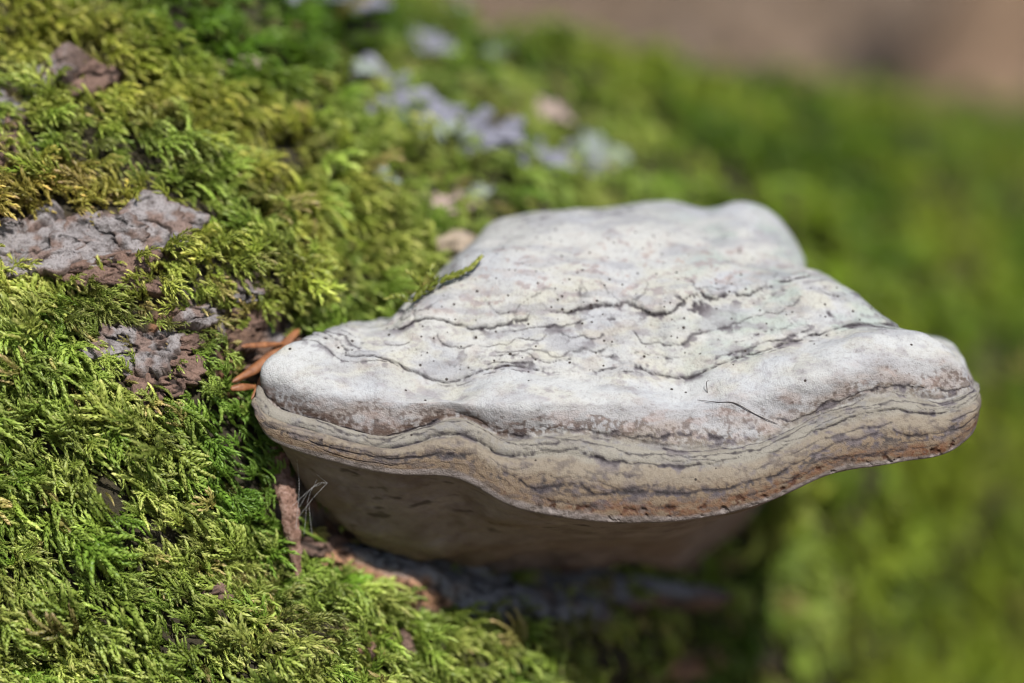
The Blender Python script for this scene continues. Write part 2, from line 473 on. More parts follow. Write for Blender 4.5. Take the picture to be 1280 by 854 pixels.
KEY[13] = [(362,560,4),(324,526,.9),(340,550,.2),(400,571,-.1),(485,590,-.4),(570,596,-.6),(640,631,-.8),(720,648,-1.0),(800,653,-1.0),(880,647,-1.0),(960,627,-.9),(1040,592,-.6),(1120,579,-.2),(1185,566,.3),(1220,532,1.2),(1180,520,6)]
KEY[14] = [(372,566,4),(338,538,1.5),(354,558,.8),(405,580,.4),(488,598,0),(572,604,-.1),(640,638,-.3),(718,652,-.45),(800,656,-.45),(878,649,-.45),(955,629,-.2),(1032,594,.1),(1110,579,.6),(1172,563,1.1),(1203,535,2.2),(1170,520,6)]
KEY[15] = [(380,585,4.5),(360,566,2.6),(376,598,2.2),(420,625,2.2),(490,645,2.3),(570,650,2.5),(640,665,2.8),(715,670,3.2),(790,674,3.8),(855,668,4.6),(905,642,5.5),(950,605,6.5),(1000,585,7.5),(1030,570,8.5),(1040,550,9),(1030,530,11)]
KEY[16] = [(385,600,5),(378,604,3.6),(393,634,3.6),(440,660,3.7),(500,688,4.4),(575,703,5.3),(640,706,6.4),(705,698,8),(770,698,9.5),(830,706,11),(870,695,12.5),(905,668,14),(935,640,15.5),(950,610,17),(955,580,18),(955,540,19)]
KEY[10] = np.array(KEY[10], float); KEY[10][:, 2] += np.array([0, .2, .35, .4, .4, .35, .3, .2, .15, .1, .1, .1, .1, .15, .2, 0])
K8 = np.array(KEY[13], float); K5 = np.array(KEY[10], float)
OUTX = np.zeros((16, 1)); OUTX[0:4, 0] = (-4, -9, -7, -2); OUTX[12:16, 0] = (1, 3, 5, 4)
KEY[11] = K5 + (K8 - K5) * .26 + np.array([0, 0, -.42]) + OUTX * np.array([1, 0, 0])
KEY[12] = K5 + (K8 - K5) * .64 + np.array([0, 0, -.46]) + OUTX * np.array([.8, 0, 0])
k2 = np.array(KEY[2], float)
KEY[1] = k2 + np.array([0, 45, 5.0]); KEY[0] = k2 * np.array([.7, 1, 1]) + np.array([225, 110, 10.0])
k16 = np.array(KEY[16], float)
KEY[17] = k16 + np.array([5, -5, 4.5])
ALB = .60      # how pale the crust is overall

def smooth_line_noise(t, seed, sc_):
    return fbm(np.stack([t * sc_, 0 * t + seed, 0 * t + seed * 1.7], -1), 4)

def build_fungus():
    for k in KEY:
        a_ = np.array(KEY[k], float); dd = a_[:, 2]
        a_[:, 2] = np.where(dd < 3, .1 + (dd - .1) * .55, dd - 2.9 * .45); KEY[k] = a_
    for k in KEY:                                    # last station: every line runs back into the log
        e_ = KEY[k][-1]
        KEY[k] = np.vstack([KEY[k], [870 + (e_[0] - 870) * .22, 480 + (e_[1] - 480) * .6, max(e_[2] + 3, 17.0)]])
    curves = np.stack([P(*[np.array(KEY[k], float)[:, j] for j in range(3)]) for k in range(18)])   # 18 x 17 x 3
    TT = 800
    tq = np.interp(np.linspace(0, 1, TT), [0, .06, .92, .96, 1], [0, 1, 14, 15, 16])
    cv = np.stack([catmull(np.arange(17), c, tq) for c in curves])       # 18 x TT x 3
    seg = np.linalg.norm(np.diff(cv[:, TT // 6: -TT // 6], axis=0), axis=-1).mean(1)
    dens = np.array([4, 6, 12, 22, 24, 34, 34, 34, 34, 40, 44, 40, 44, 34, 16, 8, 4])      # rows per cm
    nrow = np.maximum(6, (seg * dens)).astype(int)
    nrow[9:14] = np.maximum(nrow[9:14], 22)
    sq = np.concatenate([k + np.arange(n) / n for k, n in enumerate(nrow)] + [[17.0]])
    arc = np.concatenate([[0], np.cumsum(seg)])
    sa = np.interp(sq, np.arange(18), arc)
    g = pchip(arc, cv, sa)                                              # S x TT x 3
    # soften creases across the profile a little
    for _ in range(2):
        g[1:-1] = g[1:-1] * .5 + .25 * (g[:-2] + g[2:])
    nrm = grid_normals(g)
    if nrm[np.searchsorted(sq, 9.5), TT // 2, 1] > 0: nrm = -nrm
    S = len(sq)
    K = np.repeat(sq[:, None], TT, 1); T_ = np.repeat(tq[None], S, 0)
    q = g
    # --- relief -------------------------------------------------------
    top = sstep(1.5, 3.0, K) * sstep(13.4, 12.6, K)
    capm = sstep(10.3, 9.3, K)
    h = (0.26 * fbm(q * 0.55 + 3, 3) + .30 * fbm(q * .33 + 17, 2)) * sstep(10.4, 9.0, K) * (.45 + .55 * sstep(2.5, 4, K)) * (1 - .75 * sstep(11.8, 13.2, T_)) + 0.05 * fbm(q * np.array([1.1, 1.1, 1.7]) + 8, 3) * (.35 + .65 * capm)
    darks = np.zeros_like(K); ledge = np.zeros_like(K); blot = np.zeros_like(K)
    def line(k0, seed, width, depth, dark, a=.4, gate=None, ragged=.2, lo=.85, hi=.7, blots=True, wide=1.0):
        """one growth line: small step with a thin dark crack that meanders, thickens and breaks off"""
        r0, r1 = np.searchsorted(sq, k0 - lo), np.searchsorted(sq, k0 + hi)
        sl = slice(r0, r1); Q = q[sl]
        big = fbm(Q * np.array([.5, .5, .7]) + seed, 2); mid = fbm(Q * np.array([1.15, 1.15, .8]) + seed * 3, 3); fin = fbm(Q * 8.0 + seed * 5, 2)
        x = K[sl] - k0 - a * (1.0 * big + .95 * mid) - .05 * fin
        gt = 1.0 if gate is None else gate[sl]
        up = np.exp(-np.clip(-x, 0, 9) / .28) * sstep(.03, -.03, x)      # swelling above the line
        br = sstep(-.10, .10, .9 * big + .7 * mid + ragged + .25 * fin)
        mg = fbm(Q * np.array([2.2, 2.2, 3.0]) + seed * 7, 3)
        wd = width * (0.45 + 2.4 * np.clip(mg + .05, 0, 1) + .8 * np.clip(fin, 0, 1))
        ledge[sl] += gt * depth * (up * .9 - np.exp(-(x / (width * 1.3)) ** 2) * .7) * (.3 + .7 * br)
        dk = np.exp(-np.abs(np.where(x > 0, x / (wd * 1.6 * wide), x / (wd * .7))) ** 3)
        darks[sl] = np.maximum(darks[sl], gt * dark * dk * br)
        if blots:
            bl = np.exp(-((x - .12) / .26) ** 2) * sstep(.07, .19, mg + .22 * fin)
            blot[sl] = np.maximum(blot[sl], gt * dark * bl * br)
    line(5.0, 1.3, .05, .075, 1.0, a=.42, gate=sstep(1.5, 3, T_), ragged=.20)
    line(5.32, 4.1, .04, .03, .9, a=.5, ragged=.0)
    line(6.15, 5.7, .035, .02, .75, a=.6, ragged=-.06, blots=False)
    line(5.72, 21.7, .035, .02, .85, a=.6, ragged=-.02)
    line(6.42, 23.3, .035, .02, .85, a=.6, ragged=-.02)
    line(6.72, 6.9, .045, .03, .9, a=.4, ragged=.02)
    line(7.0, 7.7, .055, .07, 1.0, a=.40, ragged=.13)
    line(7.30, 8.1, .04, .025, .9, a=.42, ragged=.0)
    line(4.45, 2.9, .03, .015, .6, a=.6, ragged=-.10, blots=False)
    line(2.55, 9.4, .06, .03, .9, a=.3, gate=sstep(4, 5, T_) * sstep(9, 7.6, T_), ragged=.2)
    lf = sstep(8.5, 5.5, T_); rt = sstep(9.5, 12, T_)
    line(9.90, 10.6, .09, .05, .95, a=.26, ragged=.10, wide=.7, gate=.30 + .70 * lf)
    line(9.62, 41.3, .04, .02, .9, a=.45, ragged=.0, gate=1 - .8 * lf)
    line(10.10, 43.9, .04, .02, .9, a=.45, ragged=.03, gate=1 - .6 * lf)
    line(10.42, 11.2, .04, .02, .85, a=.40, ragged=.04, blots=False)
    line(10.92, 12.4, .06, .04, 1.0, a=.34, ragged=.12)
    line(11.40, 13.8, .045, .02, .9, a=.40, ragged=.0, gate=.6 + .4 * rt + 0 * lf)
    line(10.66, 33.1, .03, .012, .8, a=.45, ragged=-.03, blots=False)
    line(11.68, 35.9, .035, .012, .85, a=.45, ragged=-.02)
    line(12.12, 37.3, .03, .01, .8, a=.4, ragged=-.04, blots=False)
    line(11.95, 14.6, .10, .03, 1.0, a=.30, ragged=.14)
    line(12.35, 16.2, .04, .02, .7, a=.26, ragged=-.10, blots=False)
    # the rounded cream lip under the groove, strongest on the left half
    wv0 = K - .22 * fbm(q * np.array([.8, .8, .6]) + 12.4, 3)
    ledge += (.05 + .07 * lf) * (np.exp(-((wv0 - 10.45) / .30) ** 2) - .8 * np.exp(-((wv0 - 10.98) / .16) ** 2) + .6 * np.exp(-((wv0 - 11.5) / .35) ** 2))
    h = h + ledge
    h = h + 0.009 * fbm(q * 6, 3) * top + .010 * fbm(q * np.array([1.6, 1.6, 4.5]) + 61, 3) * top
    # ragged brown crumbs at the very edge, only on the front and right
    crumb = np.clip(fbm(q * 3.6 + 50, 4) - .14, 0, 1) * sstep(12.2, 12.6, K) * sstep(13.1, 12.8, K) * sstep(5, 7.5, T_)
    h = h - .22 * crumb
    und = sstep(13.6, 14.2, K)
    h = h + und * (0.06 * fbm(q * .8 + 4, 3) + .03 * fbm(q * 2.4 + 14, 3)) + sstep(15.0, 16.2, K) * .75 * fbm(q * .45 + 24, 3)
    g2 = g + nrm * h[..., None]
    n2 = grid_normals(g2)
    if n2[np.searchsorted(sq, 9.5), TT // 2, 1] > 0: n2 = -n2
    # --- pigment -------------------------------------------------------
    def V(*c): return np.array(c)
    def lay(c, col, m): return c + (np.array(col) - c) * np.clip(m, 0, 1)[..., None]
    qs = q * np.array([.8, .8, 1.6])
    nA = fbm(qs * .55 + 21, 4); nB = fbm(qs * 1.3 + 33, 4); nC = fbm(qs * 3.1 + 44, 4); nD = fbm(q * 8.5 + 55, 3); nE = fbm(qs * .9 + 91, 4)
    stip = nD * .75 + nC * .45                                                            # fine stipple field
    c = np.zeros(K.shape + (3,)) + V(.67, .665, .64)
    c = lay(c, (.565, .58, .62), sstep(-.10, .30, nA) * .8)                              # lilac-grey bloom
    c = lay(c, (.65, .625, .50), sstep(-.1, .25, nB) * sstep(3.2, 4.6, K) * sstep(9.4, 7.6, K) * .5)   # cream
    c = lay(c, (.50, .565, .52), sstep(-.15, .2, nE) * sstep(7.5, 11, T_) * sstep(8.3, 7.0, K) * .8)    # green-grey to the right
    c = lay(c, (.50, .37, .32), sstep(.14, .32, nC + .4 * nD) * sstep(3.2, 3.8, K) * sstep(5.2, 4.6, K) * .6)    # pinkish worn skin
    stk = fbm(q * np.array([.7, .7, 3.2]) + 222, 4)
    c = lay(c, (.45, .45, .475), sstep(.0, .3, stk) * .65)
    c = lay(c, (.40, .37, .39), sstep(.14, .40, nC + .3 * nB) * .6)
    c = lay(c, (.52, .44, .39), sstep(.12, .32, fbm(qs * 1.7 + 300, 4)) * sstep(3, 4, K) * .3)                       # grey smudges
    c = lay(c, (.33, .31, .335), sstep(.10, .40, nE + .4 * nC) * sstep(10.5, 12.5, T_) * sstep(7.6, 8.6, K) * sstep(10, 9.5, K) * .7)
    # shoulder: bluish white above, brown stipple thickening down to the groove
    sh = sstep(7.2, 7.8, K) * sstep(10.0, 9.4, K)
    c = lay(c, (.67, .69, .71), sh * sstep(.2, -.2, nB) * .45)
    ends = sstep(4.5, 1.2, T_) * .25 + sstep(10.5, 13, T_) * .15
    m = sstep(8.25, 9.95, K + .75 * nB + .5 * nA + ends) * sstep(10.12, 9.98, K + .1 * nC)
    c = lay(c, (.49, .48, .492), sstep(0, .6, m) * .7)
    c = lay(c, (.44, .35, .295), sstep(.4, 1, m) * sstep(-.2, .25, nE) * .65)
    c = lay(c, (.16, .11, .09), m ** 1.2 * sstep(.44 - .36 * m * m, .60 - .36 * m * m, stip + .14) * .8)
    c = lay(c, (.50, .34, .28), m * sstep(.12, .3, fbm(qs * 2.2 + 140, 3)) * .35)
    hug = np.exp(-((K - 9.80 - .16 * nB) / .17) ** 2) * sstep(-.25, .1, stip + .3 * nA - .22 * (1 - lf)) * (.55 + .45 * lf)
    # margin: pale cream lip, tan middle, orange-brown edge, white rounded rim
    soft = .45 * (1 - lf)
    rim = sstep(9.88 - soft, 10.06 + soft * .6, K + (.12 + .5 * soft) * nB + (.05 + .4 * soft) * nD)
    wv = wv0 + .12 * nC + .06 * nD
    mc = np.zeros(c.shape) + V(.56, .53, .46)
    mc = lay(mc, (.47, .43, .36), sstep(.0, .3, nB) * .7)
    mc = lay(mc, (.50, .42, .32), sstep(10.85, 11.3, wv) * .85)
    mc = lay(mc, (.40, .295, .20), sstep(11.5, 12.0, wv) * .85)
    mc = lay(mc, (.24, .16, .11), sstep(11.2, 12.2, wv) * sstep(.02, .2, stip) * .75)
    org = sstep(5.5, 8, T_) * .85 + .15
    mc = lay(mc, (.36, .19, .105), sstep(12.1, 12.4, wv) * org * sstep(-.3, .1, nC) * .85)
    mc = lay(mc, (.27, .095, .04), sstep(12.25, 12.5, wv) * org * sstep(.05, .25, stip) * .8)
    mc = lay(mc, (.14, .05, .025), sstep(.02, .10, crumb) * .85)
    mc = lay(mc, (.44, .44, .47), sstep(.12, .35, nC) * sstep(11.6, 11.0, K) * .5)
    lip = sstep(12.62, 12.78, K + .12 * nB + .04 * nD)
    mc = lay(mc, (.55, .49, .47), lip * .9)
    mc = lay(mc, (.27, .225, .195), sstep(10.8, 11.2, wv) * sstep(.08, .28, nC + .5 * nD + .4 * nB) * .7)
    mc = mc * np.array([.68, .665, .65])
    c = c * (1 - rim[..., None]) + mc * rim[..., None]
    c = lay(c, (.14, .09, .068), hug * .9)
    c = lay(c, (.19, .165, .19), blot * (.7 + .2 * sstep(7, 10, T_)))
    c = lay(c, (.055, .045, .052), darks * (.8 + .3 * sstep(-.1, .2, nD)))
    # black stippled band low on the margin
    c = lay(c, (.07, .06, .06), np.exp(-((wv - 12.0) / .14) ** 2) * sstep(.05, .18, stip + .35 * nB) * .9)
    # pore surface
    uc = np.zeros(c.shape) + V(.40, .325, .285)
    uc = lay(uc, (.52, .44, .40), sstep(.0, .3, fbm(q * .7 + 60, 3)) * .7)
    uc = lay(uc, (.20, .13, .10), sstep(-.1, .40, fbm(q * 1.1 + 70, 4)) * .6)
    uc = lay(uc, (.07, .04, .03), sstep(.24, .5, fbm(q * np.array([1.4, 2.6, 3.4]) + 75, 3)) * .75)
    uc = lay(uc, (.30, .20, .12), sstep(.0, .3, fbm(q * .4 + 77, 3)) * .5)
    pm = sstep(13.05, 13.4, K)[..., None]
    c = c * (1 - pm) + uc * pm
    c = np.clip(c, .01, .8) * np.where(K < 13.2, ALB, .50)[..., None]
    pits = .07 + .40 * sstep(2.2, 3, K) * sstep(7.2, 6.2, K) + .05 * sstep(.1, .3, nB)
    qpx, qpy = to_px(q)
    for (x, y, rx, ry, s) in ((868, 300, 48, 20, .75), (690, 330, 60, 14, .5), (740, 300, 70, 20, .35), (640, 318, 40, 12, .35)):
        pits = np.maximum(pits, s * sstep(1.3, .5, np.sqrt(((qpx - x) / rx) ** 2 + ((qpy - y) / ry) ** 2)))
    pits = pits * sstep(9.2, 8.2, K) + .03 * sstep(9, 10, K)
    root = empty('bracket_fungus', W(P(np.array(780.), np.array(640.), np.array(8.))))
    tag(root, 'large whitish woody bracket fungus with dark growth lines jutting from the mossy log', 'fungus')
    off = np.array(root.location)
    def piece(name, k0, k1, mat, nm=True):
        a = np.searchsorted(sq, k0); b = np.searchsorted(sq, k1) + 1
        v = W(g2[a:b]).reshape(-1, 3) - off
        f = grid_faces(b - a, TT)
        nn = WD(n2[a:b]).reshape(-1, 3)
        # face winding to agree with the outward normals
        v0, v1, v2 = v[f[len(f) // 2, 0]], v[f[len(f) // 2, 1]], v[f[len(f) // 2, 2]]
        if np.dot(np.cross(v1 - v0, v2 - v0), nn[f[len(f) // 2, 0]]) < 0: f = f[:, ::-1]
        return mesh_obj(name, v, f, mat, root, colors=c[a:b], attrs={'pits': pits[a:b]}, normals=nn)
    o = piece('cap', 0, 9.9, M_FUNGUS); o['label'] = 'white and lilac-grey zoned upper crust'
    o = piece('margin', 9.9, 13.3, M_FUNGUS); o['label'] = 'cream and tan banded margin with dark lines and orange-brown edge'
    o = piece('pore_surface', 13.3, 17, M_PORE); o['label'] = 'smooth beige-brown underside in shade'
    return root, g2, sq, tq, n2
FUNGUS, FG, FSQ, FTQ, FNRM = build_fungus()
_fgx, _fgy = to_px(FG)
def on_fungus(px, py):
    """visible point of the bracket under a photo pixel"""
    r2 = (_fgx - px) ** 2 + (_fgy - py) ** 2
    k = np.flatnonzero(r2.ravel() < 25)
    if len(k) == 0: k = np.array([np.argmin(r2)])
    k = k[np.argmin(FG.reshape(-1, 3)[k, 1])]
    return FG.reshape(-1, 3)[k].copy(), FNRM.reshape(-1, 3)[k].copy()

FMAP = np.full((240, 180), 999.0)          # nearest depth of the bracket per 6-pixel cell
np.minimum.at(FMAP, (np.clip((_fgx / 6).astype(int) + 10, 0, 239).ravel(), np.clip((_fgy / 6).astype(int) + 10, 0, 179).ravel()), FG[..., 1].ravel())

# ------------------------------------------------------------------ moss shoots (prototypes)
class Shoot:
    def __init__(s): s.v = []; s.f = []; s.age = []; s.lr = []
    def leaf(s, p, d, out, L, wd, curl, age, keel=.22):
        """pointed concave leaf from p along d, its back towards out, tip curled away from out"""
        d = d / np.linalg.norm(d); out = out - d * np.dot(out, d); out /= np.linalg.norm(out) + 1e-9
        sd_ = np.cross(d, out); b = len(s.v)
        r = random.random()
        pts = [p, p + d * L * .38 + sd_ * wd * .5 - out * L * .02, p + d * L * .42 + out * wd * keel, p + d * L * .38 - sd_ * wd * .5 - out * L * .02,
               p + d * L * .72 + sd_ * wd * .19 - out * L * curl * .35, p + d * L * .72 - sd_ * wd * .19 - out * L * curl * .35, p + d * L * .97 - out * L * curl]
        s.v += pts; s.age += [max(0, age - .12)] + [age] * 5 + [min(1, age + .15)]; s.lr += [r] * 7
        s.f += [(b, b + 1, b + 2), (b, b + 2, b + 3), (b + 1, b + 4, b + 2), (b + 2, b + 5, b + 3), (b + 2, b + 4, b + 5), (b + 4, b + 6, b + 5)]
    def stem(s, pts, r0, r1, age0, age1):
        n = len(pts); b = len(s.v)
        for i, p in enumerate(pts):
            d = pts[min(i + 1, n - 1)] - pts[max(i - 1, 0)]; d /= np.linalg.norm(d)
            a, c_, _ = frame(d, (.2, .3, 1)) if abs(d[2]) < .9 else frame(d, (1, 0, 0))
            r = r0 + (r1 - r0) * i / (n - 1)
            for k in range(3):
                s.v.append(p + r * (math.cos(k * 2.094) * a + math.sin(k * 2.094) * c_)); s.age.append(age0 + (age1 - age0) * i / (n - 1)); s.lr.append(.3)
        for i in range(n - 1):
            for k in range(3):
                s.f.append((b + i * 3 + k, b + i * 3 + (k + 1) % 3, b + i * 3 + 3 + (k + 1) % 3)); s.f.append((b + i * 3 + k, b + i * 3 + 3 + (k + 1) % 3, b + i * 3 + 3 + k))
    def braid(s, pts, L, wd, spacing, angle, curl, age0=0., age1=1., r=.02, taper=.5, jit=.2, azs=(52, -52, 118, -118), up=(0, 0, 1), keel=.22):
        pts = np.array(pts); seg = np.linalg.norm(np.diff(pts, axis=0), axis=1); cum = np.concatenate([[0], np.cumsum(seg)])
        s.stem(list(pts), r, r * .5, age0, age1)
        tot = cum[-1]; x = spacing; k = random.randrange(4)
        while x < tot:
            i = min(np.searchsorted(cum, x) - 1, len(seg) - 1); f = (x - cum[i]) / seg[i]
            p = pts[i] + (pts[i + 1] - pts[i]) * f
            d = (pts[i + 1] - pts[i]) / seg[i]
            u_, v_, _ = frame(d, up)
            az = math.radians(azs[k % len(azs)] + random.gauss(0, 14))
            o = math.cos(az) * u_ + math.sin(az) * v_
            fr = x / tot
            sz = (1 - taper * fr ** 3) * random.uniform(.85, 1.12) * (.75 + .25 * min(1, fr * 5))
            a = math.radians(angle * (1 - .45 * fr) + random.gauss(0, 6))
            s.leaf(p, d * math.cos(a) + o * math.sin(a) + np.random.default_rng(k + int(x * 1e4)).normal(size=3) * jit * .3, o, L * sz, wd * sz, curl * random.uniform(.6, 1.3), age0 + (age1 - age0) * fr, keel)
            x += spacing * random.uniform(.8, 1.2); k += 1
        u_, v_, _ = frame(pts[-1] - pts[-2], up); d = (pts[-1] - pts[-2]); d /= np.linalg.norm(d)
        for az in (0, 2.1, 4.2):
            o = math.cos(az) * u_ + math.sin(az) * v_
            s.leaf(pts[-1] - d * L * .4, d + o * .18, o, L * .8, wd * .7, .05, age1)
    def obj(s, name, coll):
        me = bpy.data.meshes.new(name); me.from_pydata((np.array(s.v) * CM).tolist(), [], s.f); me.update()
        me.polygons.foreach_set('use_smooth', np.ones(len(me.polygons), dtype=bool))
        for nm, vals in (('age', s.age), ('leafrand', s.lr)):
            a = me.attributes.new(nm, 'FLOAT', 'POINT'); a.data.foreach_set('value', np.array(vals, np.float32))
        me.materials.append(M_MOSS)
        o = bpy.data.objects.new(name, me); coll.objects.link(o)
        return o

def arc_path(L, bend, lift, droop, n=9, side=0.0):
    """a shoot lying along +x, z up: rises by lift, droops at its tip, bends sideways"""
    p = [np.zeros(3)]
    for i in range(n):
        f = (i + .5) / n
        a = bend * f + side; e = lift * (1 - f) - droop * f * f * 1.6
        p.append(p[-1] + L / n * np.array([math.cos(a) * math.cos(e), math.sin(a) * math.cos(e), math.sin(e)]))
    return p

C_BRAID = bpy.data.collections.new('braided_moss_shoots')
C_FEATHER = bpy.data.collections.new('feathery_moss_shoots')
def make_protos():
    for k in range(6):                      # plain braided shoots
        s = Shoot(); L = random.uniform(.9, 1.6)
        s.braid(arc_path(L, random.uniform(-.8, .8), random.uniform(.2, .6), random.uniform(.4, 1.1)), .215, .125, .024, 42, .40, .1, 1, keel=.34)
        s.obj('a_shoot_%d' % k, C_BRAID)
    for k in range(6):                      # branched fronds
        s = Shoot(); L = random.uniform(1.3, 1.9)
        pt = arc_path(L, random.uniform(-.5, .5), random.uniform(.2, .5), random.uniform(.3, .8), 11)
        s.braid(pt, .20, .115, .026, 42, .40, .05, 1, keel=.34)
        for j in range(6):
            i = 2 + j; sg = 1 if j % 2 else -1
            d = pt[i + 1] - pt[i]; h0 = math.atan2(d[1], d[0])
            br = [pt[i] + q_ for q_ in arc_path(random.uniform(.45, .85) * (1 - .06 * j), -sg * .35, random.uniform(-.1, .35), random.uniform(.3, .9), 6, h0 + sg * random.uniform(.7, 1.05))]
            s.braid(br, .17, .10, .026, 42, .40, .25, 1, r=.011, keel=.34)
        s.obj('b_frond_%d' % k, C_BRAID)
    for k in range(6):                      # loose feathery shoots with narrow leaves
        s = Shoot(); L = random.uniform(.8, 1.4)
        pt = arc_path(L, random.uniform(-.9, .9), random.uniform(.3, .9), random.uniform(.2, .9))
        s.braid(pt, .28, .085, .036, 50, .28, .0, 1, taper=.4, azs=(70, -70, 20, 150, -150, -20))
        for j in range(4 if k % 2 else 0):
            i = 2 + j; sg = 1 if j % 2 else -1
            d = pt[i + 1] - pt[i]; h0 = math.atan2(d[1], d[0])
            br = [pt[i] + q_ for q_ in arc_path(random.uniform(.4, .7), -sg * .3, random.uniform(0, .5), random.uniform(.2, .8), 6, h0 + sg * random.uniform(.6, 1.))]
            s.braid(br, .22, .07, .036, 48, .28, .2, 1, r=.012, azs=(70, -70, 20, 150, -150, -20))
        s.obj('c_feather_%d' % k, C_FEATHER)
make_protos()

# ------------------------------------------------------------------ moss carpets: scattered on the log
def scatter_object(name, pos, rot, scl, pick, tint, coll, label):
    me = bpy.data.meshes.new(name)
    me.vertices.add(len(pos)); me.vertices.foreach_set('co', np.ascontiguousarray(pos, np.float32).ravel())
    a = me.attributes.new('rot', 'FLOAT_VECTOR', 'POINT'); a.data.foreach_set('vector', np.ascontiguousarray(rot, np.float32).ravel())
    a = me.attributes.new('size', 'FLOAT', 'POINT'); a.data.foreach_set('value', np.ascontiguousarray(scl, np.float32))
    a = me.attributes.new('pick', 'INT', 'POINT'); a.data.foreach_set('value', np.ascontiguousarray(pick, np.int32))
    a = me.attributes.new('tint', 'FLOAT_COLOR', 'POINT')
    c4 = np.ones((len(pos), 4), np.float32); c4[:, :3] = tint; a.data.foreach_set('color', c4.ravel())
    o = bpy.data.objects.new(name, me); COL.objects.link(o)
    ng = bpy.data.node_groups.new(name + '_nodes', 'GeometryNodeTree')
    ng.interface.new_socket('Geometry', in_out='INPUT', socket_type='NodeSocketGeometry')
    ng.interface.new_socket('Geometry', in_out='OUTPUT', socket_type='NodeSocketGeometry')
    n = ng.nodes; l = ng.links
    gi = n.new('NodeGroupInput'); go = n.new('NodeGroupOutput')
    ci = n.new('GeometryNodeCollectionInfo'); ci.inputs['Collection'].default_value = coll
    ci.inputs['Separate Children'].default_value = True; ci.inputs['Reset Children'].default_value = True
    ip = n.new('GeometryNodeInstanceOnPoints'); ip.inputs['Pick Instance'].default_value = True
    def na(nm, typ):
        x = n.new('GeometryNodeInputNamedAttribute'); x.data_type = typ; x.inputs['Name'].default_value = nm
        return x.outputs['Attribute']
    er = n.new('FunctionNodeEulerToRotation')
    l.new(na('rot', 'FLOAT_VECTOR'), er.inputs[0]); l.new(er.outputs[0], ip.inputs['Rotation'])
    l.new(na('size', 'FLOAT'), ip.inputs['Scale']); l.new(na('pick', 'INT'), ip.inputs['Instance Index'])
    l.new(gi.outputs[0], ip.inputs['Points']); l.new(ci.outputs[0], ip.inputs['Instance']); l.new(ip.outputs[0], go.inputs[0])
    md = o.modifiers.new('scatter', 'NODES'); md.node_group = ng
    tag(o, label, kind='stuff')
    return o

def eulers(X, Z):
    """rows of unit vectors X (growth) and Z (up hint), world -> XYZ euler"""
    X = X / np.linalg.norm(X, axis=1, keepdims=True)
    Y = np.cross(Z, X); Y /= np.linalg.norm(Y, axis=1, keepdims=True)
    Z = np.cross(X, Y)
    return np.stack([np.arctan2(Y[:, 2], Z[:, 2]), -np.arcsin(np.clip(X[:, 2], -1, 1)), np.arctan2(X[:, 1], X[:, 0])], -1)

